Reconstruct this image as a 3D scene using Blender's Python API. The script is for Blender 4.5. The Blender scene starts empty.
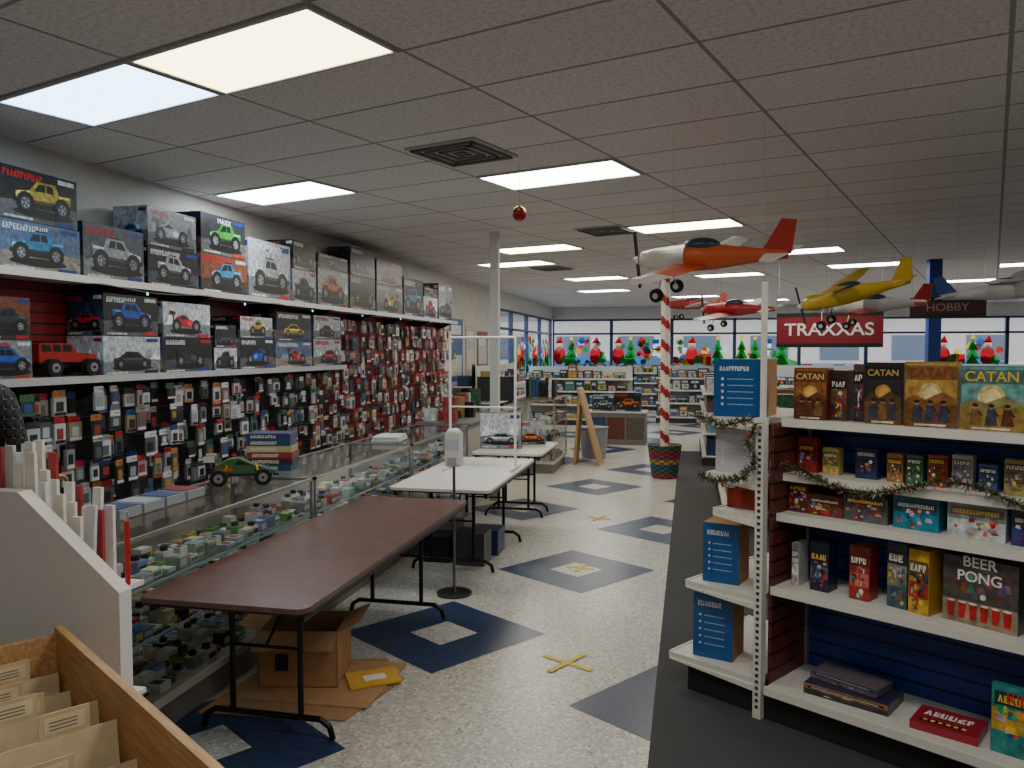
import bpy, math, random
from mathutils import Vector, Matrix
R=random.Random(7)
sc=bpy.context.scene
def L(c):
    r=[]
    for x in c[:3]:
        x=x/255.0
        r.append(x/12.92 if x<=0.04045 else ((x+0.055)/1.055)**2.4)
    return (r[0],r[1],r[2],1.0)
# ---------------------------------------------------------------- materials
def newmat(name):
    m=bpy.data.materials.new(name); m.use_nodes=True
    nt=m.node_tree; return m,nt,nt.nodes["Principled BSDF"]
def vc(name,rough=.5,metal=0.,var=.06,scale=40,bump=0.,det=2):
    m,nt,b=newmat(name)
    a=nt.nodes.new("ShaderNodeAttribute"); a.attribute_name="Col"
    tc=nt.nodes.new("ShaderNodeTexCoord"); n=nt.nodes.new("ShaderNodeTexNoise"); n.inputs["Scale"].default_value=scale; n.inputs["Detail"].default_value=det
    nt.links.new(tc.outputs["Object"],n.inputs["Vector"])
    mr=nt.nodes.new("ShaderNodeMapRange"); mr.inputs[1].default_value=.3; mr.inputs[2].default_value=.7; mr.inputs[3].default_value=1-var; mr.inputs[4].default_value=1+var
    nt.links.new(n.outputs[0],mr.inputs[0])
    mx=nt.nodes.new("ShaderNodeVectorMath"); mx.operation='SCALE'
    nt.links.new(a.outputs["Color"],mx.inputs[0]); nt.links.new(mr.outputs[0],mx.inputs["Scale"])
    nt.links.new(mx.outputs[0],b.inputs["Base Color"])
    b.inputs["Roughness"].default_value=rough; b.inputs["Metallic"].default_value=metal
    if bump:
        bp=nt.nodes.new("ShaderNodeBump"); bp.inputs["Strength"].default_value=bump; bp.inputs["Distance"].default_value=.01
        nt.links.new(n.outputs[0],bp.inputs["Height"]); nt.links.new(bp.outputs[0],b.inputs["Normal"])
    return m
MATTE=vc("painted_matte",.65); GLOSS=vc("printed_gloss",.3,var=.05); METAL=vc("brushed_metal",.35,.85,var=.05)
ART=vc("printed_artwork",.34,var=.45,scale=28,det=6)
RUB=vc("rubber",.8); PLAST=vc("plastic",.38,var=.03); CARD=vc("cardboard",.85,var=.08,scale=25)
def paintmat():
    m=bpy.data.materials.new("window_paint"); m.use_nodes=True; nt=m.node_tree; nt.nodes.clear()
    o=nt.nodes.new("ShaderNodeOutputMaterial"); a=nt.nodes.new("ShaderNodeAttribute"); a.attribute_name="Col"
    d=nt.nodes.new("ShaderNodeBsdfDiffuse"); t=nt.nodes.new("ShaderNodeBsdfTranslucent"); mx=nt.nodes.new("ShaderNodeMixShader"); mx.inputs[0].default_value=.6
    nt.links.new(a.outputs["Color"],d.inputs[0]); nt.links.new(a.outputs["Color"],t.inputs[0]); nt.links.new(d.outputs[0],mx.inputs[1]); nt.links.new(t.outputs[0],mx.inputs[2]); nt.links.new(mx.outputs[0],o.inputs[0]); return m
PAINT=paintmat()
def glass(name,tint=(1,1,1,1)):
    m=bpy.data.materials.new(name); m.use_nodes=True; nt=m.node_tree; nt.nodes.clear()
    o=nt.nodes.new("ShaderNodeOutputMaterial"); t=nt.nodes.new("ShaderNodeBsdfTransparent"); g=nt.nodes.new("ShaderNodeBsdfGlossy")
    g.inputs["Roughness"].default_value=.03; t.inputs[0].default_value=tint
    f=nt.nodes.new("ShaderNodeFresnel"); f.inputs[0].default_value=1.42
    mx=nt.nodes.new("ShaderNodeMixShader"); nt.links.new(f.outputs[0],mx.inputs[0]); nt.links.new(t.outputs[0],mx.inputs[1]); nt.links.new(g.outputs[0],mx.inputs[2])
    nt.links.new(mx.outputs[0],o.inputs[0]); return m
GLASS=glass("clear_glass",(.97,.985,.98,1))
def emis(name,col,s):
    m,nt,b=newmat(name); b.inputs["Base Color"].default_value=(.8,.8,.8,1)
    b.inputs["Emission Color"].default_value=(*col,1); b.inputs["Emission Strength"].default_value=s
    return m
def flat(name,col,rough=.5):
    m,nt,b=newmat(name); b.inputs["Base Color"].default_value=L(col); b.inputs["Roughness"].default_value=rough; return m
def floor_mat():
    m,nt,b=newmat("speckled_vinyl_floor"); tc=nt.nodes.new("ShaderNodeTexCoord")
    v=nt.nodes.new("ShaderNodeTexVoronoi"); v.inputs["Scale"].default_value=70
    nt.links.new(tc.outputs["Object"],v.inputs["Vector"])
    cr=nt.nodes.new("ShaderNodeValToRGB"); nt.links.new(v.outputs["Color"],cr.inputs[0])
    e=cr.color_ramp.elements; e[0].position=0; e[0].color=L((118,112,104)); e[1].position=.22; e[1].color=L((178,175,167))
    x=e.new(.6); x.color=L((194,192,185)); x=e.new(.9); x.color=L((226,225,220))
    n=nt.nodes.new("ShaderNodeTexNoise"); n.inputs["Scale"].default_value=1.2; n.inputs["Detail"].default_value=4
    nt.links.new(tc.outputs["Object"],n.inputs["Vector"])
    mr=nt.nodes.new("ShaderNodeMapRange"); mr.inputs[3].default_value=.85; mr.inputs[4].default_value=1.05; nt.links.new(n.outputs[0],mr.inputs[0])
    s=nt.nodes.new("ShaderNodeVectorMath"); s.operation='SCALE'; nt.links.new(cr.outputs[0],s.inputs[0]); nt.links.new(mr.outputs[0],s.inputs["Scale"])
    nt.links.new(s.outputs[0],b.inputs["Base Color"]); b.inputs["Roughness"].default_value=.28; return m
def ceil_mat():
    m,nt,b=newmat("acoustic_tile_ceiling"); uv=nt.nodes.new("ShaderNodeUVMap")
    br=nt.nodes.new("ShaderNodeTexBrick"); br.offset=0; br.squash=1
    br.inputs["Scale"].default_value=1; br.inputs["Brick Width"].default_value=1.22; br.inputs["Row Height"].default_value=.61
    br.inputs["Mortar Size"].default_value=.011; br.inputs["Mortar Smooth"].default_value=.0
    br.inputs["Color1"].default_value=L((238,234,233)); br.inputs["Color2"].default_value=L((230,226,225)); br.inputs["Mortar"].default_value=L((160,156,153))
    nt.links.new(uv.outputs[0],br.inputs["Vector"])
    n=nt.nodes.new("ShaderNodeTexNoise"); n.inputs["Scale"].default_value=42; n.inputs["Detail"].default_value=3; nt.links.new(uv.outputs[0],n.inputs["Vector"])
    mr=nt.nodes.new("ShaderNodeMapRange"); mr.inputs[1].default_value=.35; mr.inputs[2].default_value=.55; mr.inputs[3].default_value=.82; mr.inputs[4].default_value=1.02; nt.links.new(n.outputs[0],mr.inputs[0])
    s=nt.nodes.new("ShaderNodeVectorMath"); s.operation='SCALE'; nt.links.new(br.outputs[0],s.inputs[0]); nt.links.new(mr.outputs[0],s.inputs["Scale"])
    nt.links.new(s.outputs[0],b.inputs["Base Color"]); b.inputs["Roughness"].default_value=.9
    return m
def slat(name,col,dark,pitch=.076):
    m,nt,b=newmat(name); tc=nt.nodes.new("ShaderNodeTexCoord"); sp=nt.nodes.new("ShaderNodeSeparateXYZ"); nt.links.new(tc.outputs["Object"],sp.inputs[0])
    d=nt.nodes.new("ShaderNodeMath"); d.operation='DIVIDE'; d.inputs[1].default_value=pitch; nt.links.new(sp.outputs[2],d.inputs[0])
    f=nt.nodes.new("ShaderNodeMath"); f.operation='FRACT'; nt.links.new(d.outputs[0],f.inputs[0])
    cr=nt.nodes.new("ShaderNodeValToRGB"); cr.color_ramp.interpolation='CONSTANT'; e=cr.color_ramp.elements
    e[0].color=L(dark); e[1].position=.16; e[1].color=L(col); nt.links.new(f.outputs[0],cr.inputs[0]); nt.links.new(cr.outputs[0],b.inputs["Base Color"])
    b.inputs["Roughness"].default_value=.5; return m
def noisemat(name,c1,c2,scale,rough=.9,stretch=None):
    m,nt,b=newmat(name); tc=nt.nodes.new("ShaderNodeTexCoord"); n=nt.nodes.new("ShaderNodeTexNoise"); n.inputs["Scale"].default_value=scale; n.inputs["Detail"].default_value=5
    if stretch:
        mp=nt.nodes.new("ShaderNodeMapping"); mp.inputs["Scale"].default_value=stretch; nt.links.new(tc.outputs["Object"],mp.inputs[0]); nt.links.new(mp.outputs[0],n.inputs["Vector"])
    else: nt.links.new(tc.outputs["Object"],n.inputs["Vector"])
    cr=nt.nodes.new("ShaderNodeValToRGB"); e=cr.color_ramp.elements; e[0].position=.35; e[0].color=L(c1); e[1].position=.65; e[1].color=L(c2)
    nt.links.new(n.outputs[0],cr.inputs[0]); nt.links.new(cr.outputs[0],b.inputs["Base Color"]); b.inputs["Roughness"].default_value=rough; return m
FLOOR=floor_mat(); CEIL=ceil_mat(); REDSLAT=slat("red_slatwall",(140,36,40),(50,10,12)); DARKSLAT=slat("black_slatwall",(44,42,46),(18,16,18)); BLUESLAT=slat("blue_slatwall",(30,58,138),(10,22,62)); BROWNSLAT=slat("maroon_slatwall",(100,46,40),(30,12,12))
WALL=noisemat("wall_paint",(206,204,198),(214,212,206),3,.8); CARPET=noisemat("dark_carpet",(48,49,51),(72,72,74),180)
WOOD=noisemat("oak_wood",(172,130,82),(200,160,110),6,.45,(1.5,14,14)); BLUETILE=noisemat("blue_vinyl",(34,50,84),(46,64,100),30,.3)
BROWNLAM=noisemat("brown_laminate",(88,60,56),(108,76,70),14,.3); WHITELAM=noisemat("white_laminate",(214,212,204),(224,222,214),10,.4)
ASPH=noisemat("asphalt",(120,120,122),(140,140,142),8); WOVEN=vc("woven_plastic",.6,bump=.5,scale=90)
# ---------------------------------------------------------------- mesh builder
class MB:
    def __init__(s): s.v=[];s.f=[];s.c=[];s.mi=[];s.sm=[];s.mats=[];s.M=Matrix.Identity(4)
    def mesh(s,vs,fs,col,mat=MATTE,smooth=False):
        if mat not in s.mats: s.mats.append(mat)
        k=s.mats.index(mat); b=len(s.v); s.v+=[s.M@Vector(p) for p in vs]
        c=L(col)
        for f in fs:
            s.f.append([b+i for i in f]); s.c.append(c); s.mi.append(k); s.sm.append(smooth)
    def poly(s,pts,col,mat=MATTE): s.mesh(pts,[list(range(len(pts)))],col,mat)
    def box(s,a,b,col,mat=MATTE):
        x0,y0,z0=a;x1,y1,z1=b
        s.mesh([(x0,y0,z0),(x1,y0,z0),(x1,y1,z0),(x0,y1,z0),(x0,y0,z1),(x1,y0,z1),(x1,y1,z1),(x0,y1,z1)],
          [(0,3,2,1),(4,5,6,7),(0,1,5,4),(1,2,6,5),(2,3,7,6),(3,0,4,7)],col,mat)
    def cyl(s,p0,p1,r,col,mat=MATTE,n=12,r2=None,caps=True):
        p0=Vector(p0);p1=Vector(p1); r2=r if r2 is None else r2
        d=(p1-p0).normalized(); a=Vector((0,0,1)) if abs(d.z)<.9 else Vector((1,0,0)); u=d.cross(a).normalized(); w=d.cross(u)
        vs=[];
        for i in range(n):
            t=2*math.pi*i/n; o=u*math.cos(t)+w*math.sin(t); vs.append(p0+o*r)
        for i in range(n):
            t=2*math.pi*i/n; o=u*math.cos(t)+w*math.sin(t); vs.append(p1+o*r2)
        s.mesh(vs,[(i,(i+1)%n,n+(i+1)%n,n+i) for i in range(n)],col,mat,True)
        if caps:
            s.mesh(vs[:n],[tuple(reversed(range(n)))],col,mat); s.mesh(vs[n:],[tuple(range(n))],col,mat)
    def tube(s,pts,r,col,mat=METAL,n=10):
        for a,b in zip(pts[:-1],pts[1:]): s.cyl(a,b,r,col,mat,n)
        for p in pts[1:-1]: s.ball(p,(r,r,r),col,mat,8,5)
    def ball(s,c,r,col,mat=MATTE,n=12,m=8):
        if not hasattr(r,'__len__'): r=(r,r,r)
        vs=[];fs=[]
        for j in range(m+1):
            ph=math.pi*j/m
            for i in range(n):
                t=2*math.pi*i/n; vs.append((c[0]+r[0]*math.sin(ph)*math.cos(t),c[1]+r[1]*math.sin(ph)*math.sin(t),c[2]+r[2]*math.cos(ph)))
        for j in range(m):
            for i in range(n): fs.append((j*n+i,(j+1)*n+i,(j+1)*n+(i+1)%n,j*n+(i+1)%n))
        s.mesh(vs,fs,col,mat,True)
    def loft(s,rings,col,mat=PLAST,n=14):
        vs=[];fs=[]
        for (x,yc,zc,ry,rz) in rings:
            for i in range(n):
                t=2*math.pi*i/n; vs.append((x,yc+ry*math.cos(t),zc+rz*math.sin(t)))
        for j in range(len(rings)-1):
            for i in range(n): fs.append((j*n+i,j*n+(i+1)%n,(j+1)*n+(i+1)%n,(j+1)*n+i))
        fs.append(tuple(range(n))); fs.append(tuple(reversed(range((len(rings)-1)*n,len(rings)*n))))
        s.mesh(vs,fs,col,mat,True)
    def prism(s,prof,y0,y1,col,mat=MATTE):
        n=len(prof); vs=[(x,y0,z) for x,z in prof]+[(x,y1,z) for x,z in prof]
        s.mesh(vs,[tuple(range(n)),tuple(reversed(range(n,2*n)))]+[(i,(i+1)%n,n+(i+1)%n,n+i) for i in range(n)],col,mat)
    def slab(s,prof,z0,z1,col,mat=MATTE):
        n=len(prof); vs=[(x,y,z0) for x,y in prof]+[(x,y,z1) for x,y in prof]
        s.mesh(vs,[tuple(reversed(range(n))),tuple(range(n,2*n))]+[(i,(i+1)%n,n+(i+1)%n,n+i) for i in range(n)],col,mat)
    def obj(s,name,loc=(0,0,0),rz=0,parent=None,rot=None):
        me=bpy.data.meshes.new(name); me.from_pydata(s.v,[],s.f)
        for m in s.mats: me.materials.append(m)
        ca=me.color_attributes.new("Col",'FLOAT_COLOR','CORNER'); buf=[]
        for p,c in zip(s.f,s.c): buf+=list(c)*len(p)
        ca.data.foreach_set("color",buf)
        me.polygons.foreach_set("material_index",s.mi); me.polygons.foreach_set("use_smooth",s.sm); me.update()
        o=bpy.data.objects.new(name,me); sc.collection.objects.link(o); o.location=loc; o.rotation_euler=rot if rot else (0,0,math.radians(rz))
        if parent: o.parent=parent
        return o
def text(parent,s,loc,size,col,rot=(90,0,0),name="lettering",ext=.0008,sx=1):
    c=bpy.data.curves.new(name,'FONT'); c.body=s; c.size=size; c.align_x='CENTER'; c.align_y='CENTER'; c.extrude=ext; c.offset=size*.012
    c.materials.append(flat("ink_"+s.replace(" ","_").replace("\n","_").lower(),col)); o=bpy.data.objects.new(name,c); sc.collection.objects.link(o)
    o.location=loc; o.rotation_euler=[math.radians(a) for a in rot]; o.scale=(sx,1,1); o.parent=parent; return o
class FR: # 2-D frame on a flat face
    def __init__(s,mb,o,u,v,n,mat=None): s.mb=mb;s.o=Vector(o);s.u=Vector(u);s.v=Vector(v);s.n=Vector(n);s.mat=mat or ART
    def P(s,a,b,e): return s.o+s.u*a+s.v*b+s.n*e
    def poly(s,pts,col,e,mat=None): s.mb.poly([s.P(a,b,e) for a,b in pts],col,mat or s.mat)
    def rect(s,a,b,c,d,col,e,mat=None): s.poly([(a,b),(c,b),(c,d),(a,d)],col,e,mat)
    def disc(s,a,b,r,col,e,n=14,ry=None,mat=None):
        ry=ry or r; s.poly([(a+r*math.cos(6.2832*i/n),b+ry*math.sin(6.2832*i/n)) for i in range(n)],col,e,mat)
    def word(s,a,b,w,h,col,e,rng):
        x=a
        while x<a+w-h*.3:
            lw=h*rng.uniform(.5,.8); lw=min(lw,a+w-x); k=rng.randint(0,3); t=h*.24; g=GLOSS
            if k==0: s.rect(x,b,x+t,b+h,col,e,g); s.rect(x,b+h-t,x+lw*.85,b+h,col,e,g); s.rect(x,b+h*.4,x+lw*.7,b+h*.4+t,col,e+.0001,g); s.rect(x,b,x+lw*.85,b+t,col,e+.0001,g)
            elif k==1: s.poly([(x,b),(x+t,b),(x+lw*.55,b+h),(x+lw*.35,b+h)],col,e,g); s.poly([(x+lw*.6,b),(x+lw*.85,b),(x+lw*.55,b+h),(x+lw*.35,b+h)],col,e+.0001,g)
            elif k==2: s.rect(x,b,x+lw*.8,b+t,col,e,g); s.rect(x,b,x+t,b+h,col,e+.0001,g); s.rect(x+lw*.6,b,x+lw*.8,b+h,col,e+.0002,g)
            else: s.rect(x,b,x+t,b+h,col,e,g); s.rect(x,b+h-t,x+lw*.8,b+h,col,e+.0001,g); s.rect(x+lw*.55,b+h*.4,x+lw*.8,b+h,col,e+.0002,g)
            x+=lw
CARCOL=[(180,30,34),(34,80,170),(50,150,50),(210,100,34),(40,42,48),(160,160,166),(180,150,50),(140,30,38),(40,120,160),(50,52,58)]
BGS=[((44,46,52),(96,96,98)),((28,30,34),(92,90,92)),((76,80,88),(130,128,124)),((38,38,44),(140,120,96)),((130,132,138),(94,96,98)),((24,26,30),(70,72,78)),((84,104,134),(150,140,120)),((180,184,190),(116,118,122)),((120,60,40),(60,50,46)),((200,202,206),(130,134,140)),((36,56,90),(90,100,110))]
def truckart(fr,w,h,rng,kind=None,title=True):
    bg=rng.choice(BGS); fr.rect(0,0,w,h,bg[0],.0006)
    for i in range(7):
        x=rng.uniform(-.1,.9)*w; x=max(0,x); y0=h*.3; k=rng.uniform(.7,1.5); pts=[(x,y0),(min(w,x+w*rng.uniform(.12,.35)),y0),(min(w,x+w*.14),h*rng.uniform(.48,.85))]
        fr.poly(pts,tuple(min(255,int(a*k)) for a in bg[0]),.0008+.0001*i)
    fr.poly([(0,0),(w,0),(w,h*.38),(w*.5,h*.43),(0,h*.34)],bg[1],.0016)
    for i in range(8):
        x=rng.uniform(.02,.8)*w; y0=rng.uniform(.02,.3)*h; k=rng.uniform(.6,1.35); fr.poly([(x,y0),(x+w*.18,y0+h*.01),(x+w*.12,y0+h*.05),(x+w*.02,y0+h*.04)],tuple(min(255,int(a*k)) for a in bg[1]),.0017+.00005*i)
    c=rng.choice(CARCOL); d=tuple(int(a*.45) for a in c); hi=tuple(min(255,int(a*1.35)+25) for a in c); kind=kind or rng.choice(['truck','truck','truck','car','buggy'])
    cx=w*rng.uniform(.46,.56); S=min(w*.86,h*1.5); y=h*.13; fl=rng.choice((-1,1))
    fr.disc(cx,y+.03*S,S*.52,(18,18,20),.0024,ry=S*.06)
    def q(p): return [(cx+fl*a*S,y+b*S) for a,b in p]
    if kind=='car':
        fr.poly(q([(-.48,.06),(.48,.06),(.49,.16),(.3,.21),(.14,.31),(-.16,.32),(-.34,.22),(-.49,.19)]),c,.0026)
        fr.poly(q([(-.28,.21),(-.14,.29),(.12,.28),(.24,.21)]),(14,18,24),.0032); fr.poly(q([(-.48,.06),(.48,.06),(.48,.1),(-.48,.1)]),d,.0034); fr.poly(q([(-.46,.17),(.46,.15),(.3,.2),(-.3,.2)]),hi,.0033); wr=.1
    elif kind=='buggy':
        fr.poly(q([(-.42,.12),(.46,.1),(.46,.16),(.12,.26),(-.1,.36),(-.3,.3),(-.44,.2)]),c,.0026); fr.poly(q([(-.22,.26),(-.1,.34),(.06,.27)]),(16,18,22),.0032); fr.poly(q([(0,.14),(.4,.12),(.3,.19),(.05,.24)]),hi,.0033)
        fr.poly(q([(-.52,.34),(-.34,.34),(-.34,.4),(-.52,.42)]),d,.003); fr.poly(q([(-.42,.2),(-.38,.2),(-.4,.36),(-.44,.36)]),(20,20,22),.0031); wr=.14
    else:
        fr.poly(q([(-.44,.10),(.44,.10),(.4,.2),(-.4,.2)]),(26,26,28),.0025)
        fr.poly(q([(-.46,.2),(.46,.18),(.47,.28),(.24,.32),(.12,.45),(-.2,.46),(-.26,.33),(-.47,.34)]),c,.0026)
        fr.poly(q([(-.17,.33),(-.14,.43),(-.04,.43),(-.04,.33)]),(14,16,22),.0032); fr.poly(q([(-.02,.33),(-.02,.43),(.09,.42),(.17,.32)]),(14,16,22),.0032); fr.poly(q([(-.46,.18),(.46,.16),(.46,.2),(-.46,.22)]),d,.0034); fr.poly(q([(-.45,.3),(-.26,.3),(-.26,.325),(-.45,.33)]),hi,.0033); fr.poly(q([(.22,.27),(.46,.25),(.45,.28),(.24,.31)]),hi,.0033)
        fr.poly(q([(.44,.14),(.5,.14),(.5,.2),(.44,.2)]),(30,30,32),.0035); fr.disc(*q([(.445,.245)])[0],.018*S,(240,236,200),.0036,8); fr.poly(q([(-.16,.46),(.06,.455),(.06,.475),(-.16,.48)]),(30,30,32),.0034); wr=.155
    for sx in (-.31,.31):
        a,b=cx+sx*S,y+wr*S*.95
        n=28; fr.poly([(a+wr*S*(1.0 if i%2 else .92)*math.cos(6.2832*i/n),b+wr*S*(1.0 if i%2 else .92)*math.sin(6.2832*i/n)) for i in range(n)],(16,16,18),.0038)
        fr.disc(a,b,wr*S*.55,(50,50,54),.0041); fr.disc(a,b,wr*S*.46,(140,140,146),.0043)
        for k in range(5):
            t=k*1.2566; fr.poly([(a,b),(a+wr*S*.42*math.cos(t-.25),b+wr*S*.42*math.sin(t-.25)),(a+wr*S*.42*math.cos(t+.25),b+wr*S*.42*math.sin(t+.25))],(40,40,44),.0045)
        fr.disc(a,b,wr*S*.12,(170,170,174),.0047,8)
    if title: fr.word(w*.05,h*.8,w*rng.uniform(.35,.6),h*.13,rng.choice([(225,225,225),(225,225,225),(200,40,40)]),.0022,rng)
    fr.rect(w*.74,h*.86,w*.96,h*.95,rng.choice([(20,50,130),(170,30,30),(210,210,210)]),.0024)
    fr.rect(w*.05,h*.03,w*.4,h*.07,(210,210,210),.005); fr.rect(w*.7,h*.02,w*.95,h*.1,rng.choice([(20,50,130),(24,24,28),(190,40,36)]),.005)
def toybox(name,w,d,h,loc,rz,seed,kind=None,txt=None):
    rng=random.Random(seed); mb=MB(); base=rng.choice([(44,48,54),(30,32,36),(60,64,70),(22,24,28)])
    mb.box((-w/2,-d/2,0),(w/2,d/2,h),base,GLOSS)
    truckart(FR(mb,(-w/2,-d/2,0),(1,0,0),(0,0,1),(0,-1,0)),w,h,rng,kind,title=not txt)
    f=FR(mb,(-w/2,d/2,0),(0,-1,0),(0,0,1),(-1,0,0)); truckart(f,d,h,rng,kind)
    mb.poly([(-w/2,-d/2,h+.001),(w/2,-d/2,h+.001),(w/2,-d/2+d*.3,h+.001),(-w/2,-d/2+d*.3,h+.001)],rng.choice([(30,50,110),(130,30,34),(120,120,124)]),GLOSS)
    o=mb.obj(name,loc,rz)
    if txt: text(o,txt,(0,-d/2-.004,h*.86),h*.18,(235,235,240),sx=1.2)
    return o
# ---------------------------------------------------------------- room
H=3.2; XL,XR,YB,YF=-4.4,11.0,26.0,-2.5
mb=MB(); mb.box((XL-.15,YF-.15,-.1),(XR+.15,YB+.15,0),(190,184,170),FLOOR); mb.obj("floor")
th=math.radians(18.5); e1=Vector((math.cos(th),-math.sin(th))); e2=Vector((math.sin(th),math.cos(th))); P1=Vector((-2.0,3.51))
mb=MB(); mb.box((XL-.15,YF-.15,H),(XR+.15,YB+.15,H+.1),(200,200,200),CEIL); co=mb.obj("ceiling")
uvl=co.data.uv_layers.new(name="UVMap")
for lp in co.data.loops:
    p=co.data.vertices[lp.vertex_index].co; q=Vector((p.x,p.y))-P1; uvl.data[lp.index].uv=(q.dot(e1)+.61+1.22*40,q.dot(e2)+.305+.61*60)
WZ0,WZ1=1.0,2.8
mb=MB(); mb.box((XL-.15,YF,0),(XL,18,H),(0,0,0),WALL); mb.box((XL-.15,18,0),(XL,YB,WZ0),(0,0,0),WALL); mb.box((XL-.15,18,WZ1),(XL,YB,H),(0,0,0),WALL); mb.obj("wall_left")
mb=MB(); mb.box((XL-.15,YB,0),(XR+.15,YB+.15,WZ0),(0,0,0),WALL); mb.box((XL-.15,YB,WZ1),(XR+.15,YB+.15,H),(0,0,0),WALL); mb.obj("wall_back")
mb=MB(); mb.box((XR,YF,0),(XR+.15,YB,H),(0,0,0),WALL); mb.obj("wall_right")
mb=MB(); mb.box((XL-.15,YF-.15,0),(XR+.15,YF,H),(0,0,0),WALL); mb.obj("wall_front")
mb=MB(); mb.box((XL,YF,0),(XL+.015,18,.1),(60,60,62)); mb.obj("baseboard_left")
mb=MB(); mb.box((XL+.02,YB-.015,0),(XR,YB,.1),(60,60,62)); mb.obj("baseboard_back")
def window(i,w,loc,rz,paint):
    rng=random.Random(100+i); mb=MB(); h=WZ1-WZ0; c=(30,52,96)
    for a,b in (((-w/2,-.05,0),(-w/2+.05,.05,h)),((w/2-.05,-.05,0),(w/2,.05,h)),((-w/2,-.05,0),(w/2,.05,.06)),((-w/2,-.05,h-.06),(w/2,.05,h)),((-w/2,-.05,h*.72),(w/2,.05,h*.72+.06))): mb.box(a,b,c,PLAST)
    mb.mesh([(-w/2+.05,0,.06),(w/2-.05,0,.06),(w/2-.05,0,h-.06),(-w/2+.05,0,h-.06)],[(0,1,2,3)],(255,255,255),GLASS)
    if paint:
        f=FR(mb,(-w/2,-.012,0),(1,0,0),(0,0,1),(0,-1,0),PAINT)
        f.poly([(.06,.1),(w-.06,.1),(w-.06,.45),(w*.7,.62),(w*.3,.5),(.06,.6)],rng.choice([(70,150,90),(70,120,180),(190,200,205),(60,140,110)]),.001)
        for j in range(14): f.disc(rng.uniform(.15,w-.15),rng.uniform(.2,1.1),rng.uniform(.05,.13),rng.choice([(40,120,60),(50,100,180),(60,150,80),(200,60,50),(220,190,60),(210,215,220)]),.0014+.0001*j,9)
        x=.22
        while x<w-.2:
            k=rng.randint(0,6)
            if k in (0,6):
                for j in range(3): f.poly([(x-.24+.05*j,.3+.25*j),(x+.24-.05*j,.3+.25*j),(x,.7+.22*j)],(30,130,50),.003+.0005*j)
                f.disc(x,1.18,.06,(240,200,40),.006)
            elif k==1:
                for b,r in ((.42,.2),(.72,.14),(.93,.1)): f.disc(x,b,r,(225,230,235),.003)
                f.rect(x-.1,1.0,x+.1,1.14,(40,60,130),.004); f.rect(x-.13,.79,x+.13,.84,(40,150,60),.004)
            elif k==2:
                f.rect(x-.2,.3,x+.2,.68,(190,34,40),.003); f.rect(x-.04,.3,x+.04,.68,(230,200,60),.004); f.disc(x,.74,.1,(230,200,60),.004)
            elif k==3:
                f.disc(x,.62,.2,(190,34,40),.003,ry=.3); f.disc(x,.98,.12,(220,180,150),.004); f.poly([(x-.13,1.02),(x+.13,1.02),(x+.04,1.24)],(180,28,36),.005); f.disc(x,.88,.1,(230,230,230),.006); f.disc(x+.2,.5,.14,(60,150,60),.006)
            else:
                for j in range(8): f.disc(x+rng.uniform(-.2,.2),rng.uniform(.3,1.15),rng.uniform(.05,.12),rng.choice([(30,90,190),(180,50,50),(210,150,50),(40,140,70),(50,120,90),(210,215,220)]),.003+.0005*j)
            x+=.4
    mb.obj("window_%d"%i,loc,rz)
n=8; W=(XR-XL)/n
for i in range(n): window(i+1,W,(XL+W*(i+.5),YB+.07,WZ0),0,i<4 or i==6)
for i in range(4): window(n+i+1,2.0,(XL-.07,19+2*i,WZ0),90,i>=1)
mb=MB(); mb.box((-.16,YF+.02,0),(XR-.02,14.5,.006),(0,0,0),CARPET); mb.obj("carpet")
mb=MB(); c0=Vector((-1.51,4.81)); s1=Vector((.62,1.64)); s2=Vector((1.56,-.74)); f1=Vector((.558,.83)); f2=Vector((.83,-.558))
for i in range(-3,10):
    for j in range(-8,6):
        p=c0+s1*i+s2*j
        if -3.0<p.x<.5 and 1<p.y<22:
            def sq(r,z,mat,col=(0,0,0)):
                mb.mesh([(p.x+(f1*a+f2*b).x*r,p.y+(f1*a+f2*b).y*r,z) for a,b in ((-1,-1),(-1,1),(1,1),(1,-1))],[(0,1,2,3)],col,mat)
            sq(.455,.0015,BLUETILE); sq(.152,.0025,FLOOR)
mb.obj("floor_tile_inlay")
def tapex(p,rz,s=.17):
    mb=MB(); mb.box((-s,-.018,0),(s,.018,.002),(214,196,84)); mb.box((-.018,-s,.002),(.018,s,.004),(214,196,84)); mb.obj("floor_tape_cross",(p[0],p[1],.0028),rz)
tapex((-.67,4.49),-28); tapex((-.86,6.5),-10,.12); tapex((-.93,8.5),-20,.14)
def fixture(i,j,col,s):
    p=P1+e1*(1.22*i)+e2*(.61*j); mb=MB(); em=emis("diffuser_%d_%d"%(i*10,j),col,s)
    mb.box((-.6,-.295,-.012),(.6,-.275,0),(200,200,200)); mb.box((-.6,.275,-.012),(.6,.295,0),(200,200,200)); mb.box((-.6,-.275,-.012),(-.58,.275,0),(200,200,200)); mb.box((.58,-.275,-.012),(.6,.275,0),(200,200,200))
    mb.mesh([(-.58,-.275,-.006),(-.58,.275,-.006),(.58,.275,-.006),(.58,-.275,-.006)],[(0,1,2,3)],(255,255,255),em)
    mb.obj("ceiling_light",(p.x,p.y,H),-18.5)
warm=(1,.90,.66); neu=(1,.965,.90); ES=7
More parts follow.
